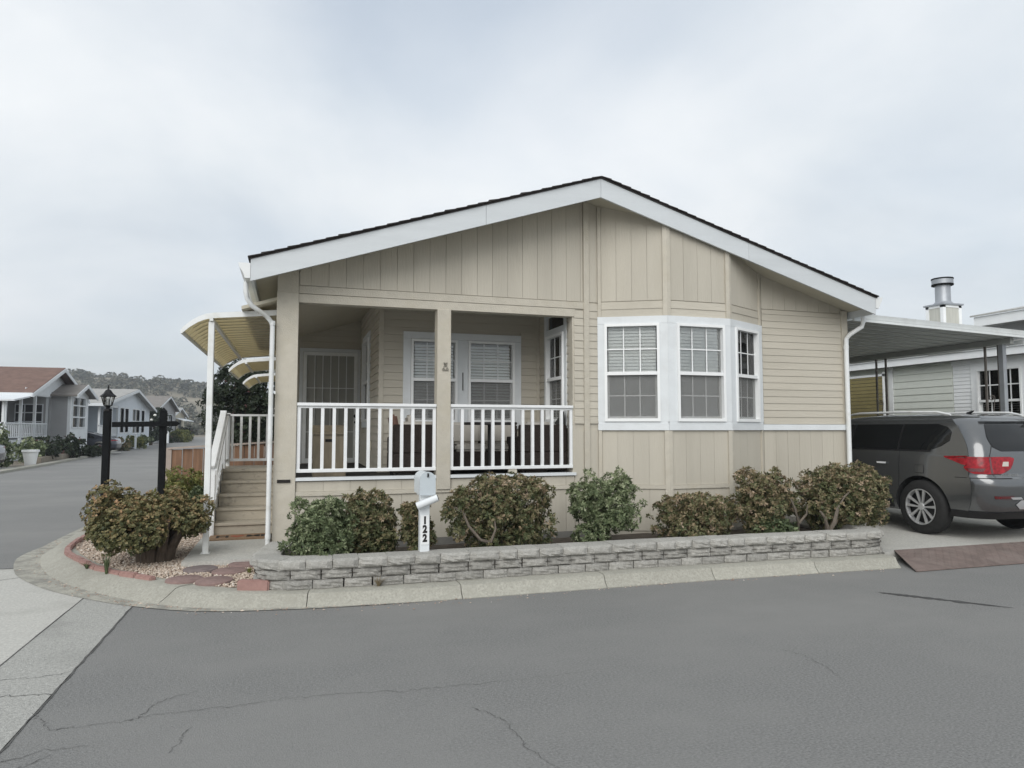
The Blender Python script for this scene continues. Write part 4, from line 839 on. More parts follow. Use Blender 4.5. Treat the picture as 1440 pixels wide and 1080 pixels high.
b8 = shrub('shrub', 'broad golden brown shrub with a forked trunk beside the driveway', (6.78, 7.42, .25), .74, .52, .86, 18, 'leaf_brown', 46, 5433, .041, (.48, .22), group=GB, z0=.31, stems=4)
for pp in ([(6.30, 7.12, .30), (6.26, 7.08, .42), (6.22, 7.06, .52), (6.14, 7.05, .60)], [(6.30, 7.12, .30), (6.36, 7.06, .46), (6.40, 7.05, .62), (6.50, 7.05, .76), (6.62, 7.06, .84)]): MB().tube(pp, [.030, .026, .020, .012, .008][:len(pp)], 8).build('bare_stem', 'twig', b8, True)
# jade bush on the corner: thick fanned trunk, crown of dense small clumps
J = thing('jade_bush', 'big spreading bronze green bush with a thick fanned trunk on gravel', 'bush', (-1.45, 8.80, .11)); g = np.random.default_rng(21)
cl = []
for i in range(64):
    a = g.random() * 6.283; rr = math.sqrt(g.random()); zz = .52 + .36 * (1 - rr ** 2) * g.uniform(.3, 1) + g.uniform(-.12, .06); cl.append((-1.50 + .52 * rr * math.cos(a), 8.76 + .50 * rr * math.sin(a), zz, .125 * g.uniform(.8, 1.3)))
cl += [(-1.98, 8.66, .86, .12), (-1.9, 8.7, .93, .10), (-2.03, 8.6, .70, .11), (-2.02, 8.62, .50, .10), (-1.90, 8.5, .42, .08), (-1.0, 8.6, .55, .12), (-.98, 8.7, .72, .12)]
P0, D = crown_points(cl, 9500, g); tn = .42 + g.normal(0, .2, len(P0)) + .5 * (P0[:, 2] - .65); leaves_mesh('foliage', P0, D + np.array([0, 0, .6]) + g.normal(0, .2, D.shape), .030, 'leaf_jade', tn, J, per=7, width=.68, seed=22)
for i in range(11):
    a = 6.283 * i / 11 + g.uniform(-.2, .2); q = (-1.45 + .13 * math.cos(a), 8.80 + .13 * math.sin(a)); e = (-1.48 + .42 * math.cos(a), 8.78 + .42 * math.sin(a))
    MB().tube([(*q, .06), (q[0] + .03 * math.cos(a), q[1] + .03 * math.sin(a), .25), ((q[0] + e[0]) / 2, (q[1] + e[1]) / 2, .42), (*e, .62)], [.062, .055, .042, .02], 8).build('trunk', 'bark', J, True)
shrub('shrub', 'yellow green rounded shrub behind the sign post, before the fence', (-1.62, 12.35, .11), .50, .45, .86, 31, 'leaf_lime', 30, 1100, .05, (.55, .2), group='shrubs beside the steps')
shrub('shrub', 'small dark green shrub between the fence and the step awning post', (-1.28, 11.3, .11), .24, .3, .72, 32, 'leaf_green', 18, 1417, .041, (.35, .2), group='shrubs beside the steps')
# ================================================================ PORCH FURNITURE
PB = thing('parcel_box', 'pale plywood parcel box with a dark slot beside the porch railing', 'box', (.44, 9.2, .995))
MB().box(.24, .64, 9.02, 9.34, .998, 1.53).build('box', 'plywood', PB, bevel=.004); MB().hexa([(.225, 9.0, 1.532), (.655, 9.0, 1.532), (.655, 9.36, 1.532), (.225, 9.36, 1.532), (.225, 9.0, 1.548), (.655, 9.0, 1.548), (.655, 9.36, 1.65), (.225, 9.36, 1.65)]).build('lid', 'plywood', PB)
MB().box(.385, .51, 9.014, 9.021, 1.44, 1.475).build('slot', 'ink', PB)
def seat(name, label, w, loc, rot, cushions=True, group=None):
    t = thing(name, label, 'chair' if w < 1 else 'sofa', (0, 0, 0), group); d = .62
    MB().box(-w / 2, w / 2, -d / 2, d / 2, .06, .30).build('base', 'wicker', t, bevel=.01); MB().box(-w / 2, w / 2, d / 2 - .10, d / 2, .30, .66).build('backrest', 'wicker', t, bevel=.015)
    for sx in (-1, 1): MB().box(sx * w / 2 - (.09 if sx > 0 else 0), sx * w / 2 + (0 if sx > 0 else .09), -d / 2, d / 2 - .10, .30, .50).build('arm', 'wicker', t, bevel=.012)
    for sx in (-1, 1):
        for sy in (-1, 1): MB().box(sx * (w / 2 - .05) - .02, sx * (w / 2 - .05) + .02, sy * (d / 2 - .05) - .02, sy * (d / 2 - .05) + .02, 0, .06).build('leg', 'table_dark', t)
    nC = 1 if w < 1 else 2; cw = (w - .2) / nC
    for k in range(nC):
        x = -w / 2 + .1 + cw * (k + .5); MB().box(x - cw / 2 + .006, x + cw / 2 - .006, -d / 2 + .01, d / 2 - .11, .302, .40).build('seat_cushion', 'cushion', t, True, bevel=.03, seg=3); MB().box(x - cw / 2 + .006, x + cw / 2 - .006, d / 2 - .22, d / 2 - .105, .402, .70).build('back_cushion', 'cushion', t, True, bevel=.035, seg=3)
    t.location = loc; t.rotation_euler = (0, 0, rot); return t
seat('wicker_sofa', 'wicker loveseat with pale cushions below the porch windows', 1.15, (2.55, 9.50, .997), 0)
seat('wicker_armchair', 'dark wicker armchair with its back to the railing beside the middle post', .72, (1.55, 9.02, .997), math.pi, group='wicker armchairs on the porch')
seat('wicker_armchair', 'dark wicker armchair with its back to the railing in the corner by the bay', .66, (3.16, 8.98, .997), math.pi, group='wicker armchairs on the porch')
for x, m_, lb in ((1.27, 'pillow_red', 'rust red cushion leaning on the armchair beside the middle post'), (1.50, 'cushion', 'white cushion leaning on the armchair beside the middle post')):
    o = MB().hexa([(x, 9.15, 1.42), (x + .10, 9.15, 1.42), (x + .10, 9.45, 1.42), (x, 9.45, 1.42), (x - .07, 9.15, 1.78), (x + .02, 9.15, 1.80), (x + .02, 9.45, 1.80), (x - .07, 9.45, 1.78)]).build('cushion', m_, None, True, bevel=.03, seg=3); tag(o, lb, 'cushion')
TB = thing('porch_table', 'dark round pedestal table in front of the wicker loveseat', 'table', (2.50, 9.0, .997))
MB().lathe((2.50, 8.98, 1.655), [(0, 0), (.36, 0), (.37, .012), (.37, .03), (.36, .036), (0, .036)], 28).build('table_top', 'table_dark', TB, True); MB().tube([(2.5, 8.98, 1.03), (2.5, 8.98, 1.655)], .026, 10).build('pedestal', 'table_dark', TB, True); MB().lathe((2.5, 8.98, .997), [(0, 0), (.19, 0), (.19, .012), (.04, .035), (0, .036)], 20).build('base', 'table_dark', TB, True)
o = MB().hexa([(3.40, 8.72, 1.0), (3.47, 8.72, 1.0), (3.50, 9.2, 1.0), (3.43, 9.2, 1.0), (3.45, 8.74, 1.84), (3.48, 8.74, 1.84), (3.51, 9.1, 1.70), (3.48, 9.1, 1.70)]).build('folded_chair', 'car_black', None, bevel=.006); tag(o, 'black folded chair leaning in the porch corner behind the railing', 'folding chair')

# ================================================================ CARPORT
CP = thing('carport', 'white ribbed aluminium carport roof on scrolled iron posts', 'carport', (10, 8.5, .1))
def cz(x): return 3.245 - (x - 8.1) * .035
k = 0; y = 8.47
while y < 17:
    x0, x1 = 8.08, 11.58; pr = [(0, .0), (.20, .0), (.215, .075), (.285, .075), (.30, .0)]; vs = []
    for x in (x0, x1):
        for a, b in pr: vs += [(x, y + a, cz(x) + b), (x, y + a, cz(x) + b + .004)]
    n = len(pr); fs = []
    for i in range(n - 1):
        a, b, c, d = 2 * i, 2 * i + 2, 2 * n + 2 * i + 2, 2 * n + 2 * i; fs += [(a, b, c, d), (a + 1, d + 1, c + 1, b + 1)]
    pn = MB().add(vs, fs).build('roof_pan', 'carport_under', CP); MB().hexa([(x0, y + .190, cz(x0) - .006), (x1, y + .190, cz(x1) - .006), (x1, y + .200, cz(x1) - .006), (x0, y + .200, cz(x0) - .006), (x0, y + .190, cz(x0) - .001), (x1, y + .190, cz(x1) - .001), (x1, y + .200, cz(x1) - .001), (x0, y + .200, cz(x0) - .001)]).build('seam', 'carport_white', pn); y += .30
for i, (a, b) in enumerate(((-.012, .026), (.029, .063), (.066, .104))):
    mb = MB(); mb.hexa([(8.06, 8.42, cz(8.06) + a), (11.9, 8.42, cz(11.9) + a), (11.9, 8.465, cz(11.9) + a), (8.06, 8.465, cz(8.06) + a), (8.06, 8.42 - .006 * i, cz(8.06) + b), (11.9, 8.42 - .006 * i, cz(11.9) + b), (11.9, 8.465, cz(11.9) + b), (8.06, 8.465, cz(8.06) + b)]); mb.build('fascia_strip', 'carport_white', CP)
mb = MB(); mb.box(11.40, 11.48, 8.55, 16.9, cz(11.48) - .10, cz(11.48) - .003); mb.build('beam', 'carport_under', CP)
mb = MB(); mb.box(11.60, 11.68, 8.47, 16.9, cz(11.6) - .10, cz(11.6) - .035); mb.build('side_gutter', 'carport_white', CP)
for y0 in (8.78, 11.15):
    zt = cz(11.48) - .10; mb = MB(); mb.box(11.425, 11.455, y0, y0 + .03, .10, zt); p = mb.build('iron_post', 'iron', CP); MB().box(11.425, 11.455, y0 + .24, y0 + .27, .10, zt).build('iron_post', 'iron', CP)
    if y0 < 10: MB().box(11.40, 11.48, y0 - .09, y0 - .01, .10, zt).build('square_post', 'galv', CP)
    for zc in (.55, 1.25, 1.95):
        sc = []
        for t in np.linspace(0, 9.4, 22): r_ = .012 + .0045 * t; sc.append((11.44, y0 + .135 + .03 + r_ * math.cos(t), zc + .18 + r_ * math.sin(t)))
        sc2 = [(11.44, 2 * (y0 + .135) - q[1], 2 * zc - q[2]) for q in sc]
        MB().tube(sc + sc2[::-1], .007, 5).build('scroll', 'iron', p)
# ================================================================ NEIGHBOUR ON THE RIGHT
NB = thing('neighbour_house', 'pale green sided neighbouring home with white trim behind the carport', 'house', (13.2, 12, .1))
NW = Fr((13.0, 14.0), (0, -1))
sheet(NW, .1, 6.5, .1, 3.05, [(3.55, 4.45, 1.55, 2.82)], 'wall_sheet', 'nb_siding', NB); lap(NW, 1.52, 6.4, .25, 3.0, NB, 'nb_siding', .15, holes=[(3.0, 6.4, 1.3, 2.98)], proud=.018)
lap(NW, 3.02, 6.4, 1.3, 2.9, NB, 'nb_white', .075, holes=[(3.42, 4.58, 1.4, 2.98)], proud=.012)
strip(NW, 1.40, 1.51, .2, 3.0, 'corner_board', 'nb_white', NB, .03); strip(NW, 3.0, 6.4, 2.90, 2.99, 'casing', 'nb_white', NB, .03)
casing(NW, 3.55, 4.45, 1.55, 2.78, .12, NB, 'nb_white', .035); window(NW, 3.55, 4.45, 1.55, 2.78, NB, 2.15, cols=4, rows=2, screen=False, blind=True, shut=.3, mw=.022)
strip(NW, 4.75, 5.6, 1.5, 2.85, 'casing', 'nb_white', NB, .05)
MB().box(12.98, 13.06, 12.60, 17.5, .1, 3.0).build('side_wall', 'nb_siding', NB)
MB().box(12.72, 12.76, 8.2, 18, 2.99, 3.14).build('fascia_board', 'nb_white', NB); MB().box(12.76, 13.0, 8.2, 18, 3.0, 3.02).build('soffit', 'h_grey', NB)
mb = MB(); mb.hexa([(12.68, 8.15, 3.14), (17.5, 8.15, 4.30), (17.5, 18, 4.30), (12.68, 18, 3.14), (12.68, 8.15, 3.17), (17.5, 8.15, 4.33), (17.5, 18, 4.33), (12.68, 18, 3.17)]); nr = mb.build('roof', 'nb_roof', NB)
for i in range(9):
    x = 12.67 + i * .14; z = 3.172 + (x - 12.68) * .2407; y = 8.2
    while y < 17.6:
        w = random.uniform(.26, .34); mb = MB(); mb.hexa([(x, y, z), (x + .16, y, z + .0385), (x + .16, y + w - .012, z + .0385), (x, y + w - .012, z), (x, y, z + .012), (x + .16, y, z + .0405), (x + .16, y + w - .012, z + .0405), (x, y + w - .012, z + .012)]); mb.build('shingle', 'nb_roof', nr); y += w
MB().box(13.35, 18, 6.5, 10.2, 3.3, 3.66).build('upper_wall', 'h_grey', NB)
MB().box(12.97, 13.01, 6.2, 10.45, 3.64, 3.83).build('upper_fascia', 'nb_white', NB); MB().box(13.01, 18, 10.41, 10.45, 3.64, 3.83).build('upper_fascia', 'nb_white', NB); MB().box(13.011, 18, 6.2, 10.41, 3.655, 3.67).build('upper_soffit', 'h_grey', NB)
mb = MB(); mb.hexa([(12.93, 6.2, 3.832), (18, 6.2, 4.80), (18, 10.5, 4.80), (12.93, 10.5, 3.832), (12.93, 6.2, 3.865), (18, 6.2, 4.83), (18, 10.5, 4.83), (12.93, 10.5, 3.865)]); mb.build('upper_roof', 'nb_roof', NB)
ch = MB().box(15.0, 15.56, 12.87, 13.33, 3.4, 4.62).build('chimney', 'chimney_panel', NB)
for a in ((14.985, 15.07, 12.855, 12.94), (15.49, 15.575, 12.855, 12.94), (14.985, 15.07, 13.26, 13.345)): MB().box(*a, 3.5, 4.615).build('chimney_trim', 'nb_white', ch)
MB().box(14.985, 15.575, 12.855, 12.87, 4.56, 4.618).build('chimney_trim', 'nb_white', ch); MB().box(14.985, 15.0, 12.87, 13.345, 4.56, 4.618).build('chimney_trim', 'nb_white', ch)
MB().box(14.95, 15.61, 12.82, 13.38, 4.621, 4.66).build('chimney_cap', 'galv', ch)
MB().lathe((15.28, 13.1, 4.66), [(.24, 0), (.18, .07), (.17, .09), (.17, .52), (0, .52)], 20).build('flue', 'galv', ch, True); MB().lathe((15.28, 13.1, 5.14), [(.0, 0), (.24, 0), (.245, .03), (.24, .035), (0, .03)], 20).build('flue_cap', 'flue_black', ch, True); MB().lathe((15.28, 13.1, 5.17), [(.0, 0), (.235, 0), (.235, .12), (0, .12)], 20).build('flue_cap', 'galv', ch, True); MB().lathe((15.28, 13.1, 5.29), [(.0, 0), (.245, 0), (.245, .03), (0, .035)], 20).build('flue_cap', 'flue_black', ch, True)
OS = thing('slat_blind', 'olive yellow slatted screen hanging behind the carport posts', 'screen', (12.9, 13.6, 1.3))
z = 1.0
while z < 2.80:
    MB().box(12.86, 12.875, 12.66, 14.9, z, z + .075).build('slat', 'olive', OS); z += .084
MB().box(12.85, 12.885, 12.62, 12.655, 1.0, 2.9).build('frame', 'nb_white', OS); MB().box(12.85, 12.885, 12.62, 14.95, 2.81, 2.86).build('frame', 'nb_white', OS)
# ================================================================ CARS
class Car:
    def __init__(s, zs, hw, yr, yf, rr, rfr):
        Z = np.linspace(zs[0], zs[-1], 160); k = np.exp(-np.linspace(-2, 2, 7) ** 2); k /= k.sum()
        def it(v):
            a = np.interp(Z, zs, v); b = np.convolve(np.pad(a, 3, 'edge'), k, 'valid'); b[0] = a[0]; b[-1] = a[-1]; return b
        s.Z = Z; s.t = [it(v) for v in (hw, yr, yf, rr, rfr)]
    def par(s, z): return [float(np.interp(z, s.Z, t)) for t in s.t]
    def pt(s, q, z):
        hw, yr, yf, r, rf = s.par(z); 
        if q <= 1: x, y = (hw - r) * q, yr - .0 + 0.05 * q * q * 0
        elif q <= 2: a = (q - 1) * math.pi / 2; x, y = hw - r + r * math.sin(a), yr + r - r * math.cos(a)
        elif q <= 3: x, y = hw, yr + r + (yf - rf - yr - r) * (q - 2)
        elif q <= 4: a = (q - 3) * math.pi / 2; x, y = hw - rf + rf * math.cos(a), yf - rf + rf * math.sin(a)
        else: x, y = (hw - rf) * (5 - q), yf
        m = (y - 2.5) / 2.5; x *= 1 - .05 * min(1, abs(m)) ** 3
        if q < 2: y += .07 * (x / max(hw, .01)) ** 2
        return x, y
    def qy(s, y, z):
        hw, yr, yf, r, rf = s.par(z)
        lo, hi = 1.0, 3.0
        for _ in range(30):
            md = (lo + hi) / 2
            if s.pt(md, z)[1] < y: lo = md
            else: hi = md
        return (lo + hi) / 2
    def P(s, q, z, side=-1, off=0):
        x, y = s.pt(q, z); e = .002; x1, y1 = s.pt(q - e, z); x2, y2 = s.pt(q + e, z); tx, ty = x2 - x1, y2 - y1; l = math.hypot(tx, ty) + 1e-9; nx, ny = ty / l, -tx / l
        xa, ya = s.pt(q, z + .01); xb, yb = s.pt(q, z - .01); slope = ((xa - xb) * nx + (ya - yb) * ny) / .02; nz = -slope; L = math.sqrt(1 + nz * nz)
        return (side * (x + nx * off / L), y + ny * off / L, z + nz * off / L)
    def patch(s, rows, name, m, parent, side=-1, off=.004, n=10, q=False, rear=False):
        """rows: (z, ya, yb) along the side (or q values)"""
        R2 = []
        for i in range(len(rows) - 1):
            for k in range(4): t = k / 4; R2.append([rows[i][j] * (1 - t) + rows[i + 1][j] * t for j in range(3)])
        R2.append(list(rows[-1])); vs = []
        for z, a, b in R2:
            qa, qb = (a, b) if q else (s.qy(a, z), s.qy(b, z))
            for k in range(n + 1): vs.append(s.P(qa + (qb - qa) * k / n, z, side, off))
        fs = [(i * (n + 1) + k, i * (n + 1) + k + 1, (i + 1) * (n + 1) + k + 1, (i + 1) * (n + 1) + k) for i in range(len(R2) - 1) for k in range(n)]
        me = bpy.data.meshes.new(name); L = wloc(parent); me.from_pydata([(v[0] - L.x, v[1] - L.y, v[2] - L.z) for v in vs], [], fs)
        bm = bmesh.new(); bm.from_mesh(me); bmesh.ops.solidify(bm, geom=bm.faces[:], thickness=.003); bmesh.ops.recalc_face_normals(bm, faces=bm.faces[:]); bm.to_mesh(me); bm.free()
        me.polygons.foreach_set('use_smooth', [True] * len(me.polygons)); me.set_sharp_from_angle(angle=R(40)); return link(name, me, m, parent)
    def body(s, parent, m, wheels, rad):
        qs = [-5 + i * .0 for i in range(0)]; ql = list(np.linspace(0, 1, 7)) + list(np.linspace(1, 2, 10))[1:] + list(np.linspace(2, 3, 45))[1:] + list(np.linspace(3, 4, 9))[1:] + list(np.linspace(4, 5, 5))[1:]
        zl = np.unique(np.concatenate([np.linspace(s.Z[0], s.Z[-1], 46)])); vs = []; m_ = 0
        for z in zl:
            row = [(-s.pt(q, z)[0], s.pt(q, z)[1], z) for q in ql[::-1]] + [(s.pt(q, z)[0], s.pt(q, z)[1], z) for q in ql[1:-1]]; m_ = len(row); vs += row
        fs = [(i * m_ + k, i * m_ + (k + 1) % m_, (i + 1) * m_ + (k + 1) % m_, (i + 1) * m_ + k) for i in range(len(zl) - 1) for k in range(m_)] + [tuple(range(m_))[::-1], tuple(range((len(zl) - 1) * m_, len(zl) * m_))]
        o = MB().add(vs, fs).build('body', m, parent, False)
        cut = MB()
        for wy in wheels: cut.lathe((-1.3, wy, .385), [(rad, 0), (rad, 2.6)], 40, 'x')
        c = cut.build('cutter', 'car_black'); md = o.modifiers.new('b', 'BOOLEAN'); md.object = c; md.operation = 'DIFFERENCE'; md.solver = 'EXACT'
        dg = bpy.context.evaluated_depsgraph_get(); me = bpy.data.meshes.new_from_object(o.evaluated_get(dg)); o.modifiers.clear(); old = o.data; o.data = me; bpy.data.meshes.remove(old); bpy.data.objects.remove(c)
        me.materials.clear(); me.materials.append(MATS[m]); me.polygons.foreach_set('use_smooth', [True] * len(me.polygons)); me.set_sharp_from_angle(angle=R(34)); return o
def wheel(parent, x, y, r, side, rimr=.255):
    z = r; tw = .23
    ty = MB().lathe((x, y, z), [(rimr, -.5 * tw), (r - .05, -.5 * tw), (r - .015, -.42 * tw), (r, -.3 * tw), (r, .3 * tw), (r - .015, .42 * tw), (r - .05, .5 * tw), (rimr, .5 * tw)], 40, 'x', caps=False).build('wheel', 'tyre', parent, True)
    xo = x + side * (tw / 2 - .012)
    MB().lathe((xo, y, z), [(rimr + .004, -.02 * side), (rimr + .004, .012 * side), (rimr - .014, .012 * side), (rimr - .022, -.05 * side)], 40, 'x', caps=False).build('rim', 'alloy', ty, True)
    MB().lathe((x + side * .02, y, z), [(0, 0), (rimr, 0), (rimr, .01), (0, .01)], 32, 'x').build('wheel_disc', 'car_black', ty)
    mb = MB()
    for k in range(5):
        for da in (-.17, .17):
            a = 6.283 * k / 5 + .3; b = a + da; c = a + da * 1.55; p = lambda rr, an, dx: (xo + side * dx, y + rr * math.cos(an), z + rr * math.sin(an)); w = .10
            mb.hexa([p(.045, a + da * 2.2 - .22, -.03), p(.045, a + da * 2.2 + .22, -.03), p(rimr - .015, c + .075, -.02), p(rimr - .015, c - .075, -.02), p(.045, a + da * 2.2 - .22, -.008), p(.045, a + da * 2.2 + .22, -.008), p(rimr - .012, c + .085, .006), p(rimr - .012, c - .085, .006)])
    mb.build('spokes', 'alloy', ty); MB().lathe((xo, y, z), [(0, -.01 * side), (.055, -.01 * side), (.05, .004 * side), (0, .006 * side)], 16, 'x').build('hub_cap', 'alloy', ty, True); return ty
#               z    .30   .40   .50   .62   .76   .84   .87   1.0   1.13  1.18  1.30  1.42  1.54  1.62  1.68  1.72
ZS = [.30, .40, .50, .62, .76, .84, .87, 1.0, 1.13, 1.18, 1.30, 1.42, 1.54, 1.62, 1.68, 1.72]
HWs = [.90, .945, .965, .978, .985, .982, .980, .975, .962, .945, .91, .868, .82, .775, .70, .52]
YRs = [.14, .05, .02, .0, .0, .02, .085, .10, .12, .13, .17, .23, .30, .37, .48, .85]
YFs = [4.80, 4.93, 4.97, 5.0, 5.0, 4.98, 4.97, 4.92, 4.70, 4.05, 3.80, 3.55, 3.28, 3.05, 2.80, 2.30]
RR = [.30, .30, .28, .28, .27, .26, .22, .20, .19, .19, .20, .22, .26, .28, .28, .25]; RF = [.5] * 9 + [.3] * 7
V_ = thing('suv', 'dark grey sport utility vehicle with red tail lamps parked under the carport', 'car', (0, 0, 0)); CR = Car(ZS, HWs, YRs, YFs, RR, RF)
CR.body(V_, 'paint_car', (1.05, 3.95), .445)
for sd_ in (-1, 1):
    CR.patch([(1.20, .90, 1.42), (1.26, .74, 1.42), (1.34, .62, 1.42), (1.46, .62, 1.42), (1.53, .70, 1.42), (1.57, .86, 1.42)], 'quarter_window', 'car_glass', V_, sd_)
    CR.patch([(1.20, 1.46, 2.38), (1.57, 1.46, 2.34)], 'rear_door_window', 'car_glass', V_, sd_); CR.patch([(1.20, 2.44, 3.62), (1.30, 2.44, 3.50), (1.45, 2.43, 3.22), (1.57, 2.42, 2.95)], 'front_door_window', 'car_glass', V_, sd_)
    CR.patch([(1.178, .90, 3.7), (1.196, .86, 3.7)], 'window_trim', 'car_black', V_, sd_, .006); CR.patch([(1.20, 1.425, 1.455), (1.57, 1.425, 1.455)], 'pillar', 'car_black', V_, sd_, .003, 2); CR.patch([(1.20, 2.385, 2.435), (1.57, 2.345, 2.415)], 'pillar', 'car_black', V_, sd_, .003, 2)
    CR.patch([(.30, .35, 4.5), (.41, .30, 4.6)], 'sill_cladding', 'car_black', V_, sd_, .008, 30) if False else None
    CR.patch([(.33, 1.56, 3.42), (.43, 1.56, 3.42)], 'sill_trim', 'car_black', V_, sd_, .006, 16)
    tl = CR.patch([(.925, 1.42, 1.86), (.96, 1.22, 1.98), (1.01, .98, 2.05), (1.06, .74, 2.12), (1.09, .60, 2.18), (1.125, .58, 2.32), (1.14, .75, 2.36)], 'tail_lamp', 'lamp_red', V_, sd_, .012, 14, q=True) if False else None
    # q: <1 tailgate, 1..2 corner, >2 side
    tl = CR.patch([(.90, .84, 1.62), (.925, .72, 1.80), (.97, .60, 1.96), (1.02, .54, 2.02), (1.07, .50, 2.055), (1.105, .48, 2.085), (1.125, .58, 2.09)], 'tail_lamp', 'lamp_red', V_, sd_, .012, 18, q=True)
    CR.patch([(.905, 1.0, 1.10), (1.115, .99, 1.07)], 'lamp_divider', 'lamp_dark', tl, sd_, .0135, 3, q=True); CR.patch([(.93, 1.35, 1.80), (.975, 1.25, 1.9)], 'lamp_inner', 'lamp_dark', tl, sd_, .0135, 6, q=True); CR.patch([(1.0, .64, .78), (1.06, .62, .74)], 'reverse_lamp', 'cushion', tl, sd_, .0135, 4, q=True)
    CR.patch([(.58, .80, 1.28), (.615, .78, 1.30)], 'reflector', 'lamp_dark', V_, sd_, .006, 6, q=True)
    CR.patch([(.84, .70, 2.05), (.848, .70, 2.05)], 'bumper_seam', 'car_black', V_, sd_, .0015, 20, q=True)
    CR.patch([(.30, .0, 2.06), (.40, .0, 2.06)], 'bumper_skirt', 'car_black', V_, sd_, .006, 20, q=True)
    for a, b in ((1.40, 1.405), (2.40, 2.405)): CR.patch([(.46, a + .02, b + .02), (.8, a + .0, b + .0), (1.19, a, b)], 'door_seam', 'car_black', V_, sd_, .001, 1)
    CR.patch([(.86, 1.0, 1.012), (1.0, 1.0, 1.01), (1.15, .985, .995), (1.28, .93, .94), (1.45, .90, .91), (1.60, .93, .94)], 'tailgate_seam', 'car_black', V_, sd_, .0015, 1, q=True)
    CR.patch([(.978, 1.62, 1.78), (1.003, 1.61, 1.79)], 'door_handle', 'metal_white', V_, sd_, .028, 6); CR.patch([(.975, 2.62, 2.84), (1.005, 2.60, 2.85)], 'door_handle', 'metal_white', V_, sd_, .028, 6)
    rl = MB().tube([(sd_ * .69, .75, 1.705), (sd_ * .70, .95, 1.745), (sd_ * .70, 1.6, 1.76), (sd_ * .70, 2.4, 1.755), (sd_ * .69, 2.75, 1.72)], [.014, .018, .018, .018, .014], 8).build('roof_rail', 'metal_white', V_, True)
    for wy in (1.05, 3.95): wheel(V_, sd_ * .865, wy, .385, sd_); MB().extr([(sd_ * .62, wy + .44 * math.cos(t_), .385 + .44 * math.sin(t_)) for t_ in np.linspace(0, math.pi, 20)] + [(sd_ * .62, wy - .40, .30), (sd_ * .62, wy + .40, .30)], (sd_ * .06, 0, 0)).build('wheel_well', 'car_black', V_)
    MB().hexa([(sd_ * .95, 3.35, 1.22), (sd_ * 1.12, 3.36, 1.22), (sd_ * 1.12, 3.46, 1.22), (sd_ * .95, 3.46, 1.22), (sd_ * .96, 3.35, 1.36), (sd_ * 1.12, 3.36, 1.36), (sd_ * 1.12, 3.46, 1.36), (sd_ * .96, 3.46, 1.36)]).build('side_mirror', 'paint_car', V_, True, bevel=.03, seg=3)
CR.patch([(1.20, 0, .72), (1.26, 0, .92), (1.40, 0, 1.05), (1.55, 0, 1.10), (1.585, 0, 1.05)], 'rear_window', 'car_glass', V_, -1, .004, 14, q=True); CR.patch([(1.20, 0, .72), (1.26, 0, .92), (1.40, 0, 1.05), (1.55, 0, 1.10), (1.585, 0, 1.05)], 'rear_window', 'car_glass', V_, 1, .004, 14, q=True)
for sd_ in (-1, 1):
    CR.patch([(1.60, 0, 1.2), (1.635, 0, 1.2)], 'spoiler', 'paint_car', V_, sd_, .05, 12, q=True); CR.patch([(.44, 0, .62), (.50, 0, .72), (.56, 0, .60)], 'bumper_guard', 'alloy', V_, sd_, .012, 10, q=True); CR.patch([(.45, 0, .50), (.535, 0, .48)], 'bumper_grille', 'car_black', V_, sd_, .0145, 8, q=True)
    CR.patch([(.57, .55, .80), (.60, .60, .86)], 'bumper_trim', 'alloy', V_, sd_, .008, 4, q=True)
CR.patch([(.905, 1.70, 1.88), (.985, 1.70, 1.88)], 'x', 'paint_car', V_, -1, .002, 3) if False else None
fd = CR.patch([(.87, .98, 1.125), (.985, .98, 1.125)], 'fuel_door', 'car_black', V_, -1, .0012, 4); CR.patch([(.874, .984, 1.121), (.981, .984, 1.121)], 'fuel_flap', 'paint_car', fd, -1, .003, 4)
CR.patch([(1.19, 0, 3), (1.2, 0, 3)], 'x', 'car_black', V_) if False else None
CR.patch([(1.21, 4.0, 5.0), (1.40, 4.0, 5.0), (1.60, 4.0, 5.0)], 'windscreen', 'car_glass', V_, -1, .004, 8, q=True); CR.patch([(1.21, 4.0, 5.0), (1.40, 4.0, 5.0), (1.60, 4.0, 5.0)], 'windscreen', 'car_glass', V_, 1, .004, 8, q=True)
bd = MB().lathe((0, .085, 1.045), [(.058, 0), (.070, 0), (.070, -.012), (.058, -.012)], 24, 'y').build('badge_ring', 'chrome', V_, True); MB().box(-.085, .085, .076, .086, 1.030, 1.06).build('badge_bar', 'chrome', V_)
me = text_mesh('PATHFINDER', .048, .001); me.transform(Matrix.Rotation(R(90), 4, 'X')); o = link('badge_lettering', me, 'chrome', V_); x_, y_, _ = CR.P(.62, .885, -1, .006); o.location = (x_ - .02, y_ - .004, .885); o.rotation_euler = (0, 0, -.08)
MB().box(-.16, .16, .075, .09, .885, .99).build('licence_plate', 'vinyl', V_)
ant = MB().tube([(0, 1.05, 1.725), (0, .95, 1.77)], [.03, .006], 8).build('antenna', 'car_black', V_)
V_.location = (9.62, 6.86, .10); V_.rotation_euler = (0, 0, 0)

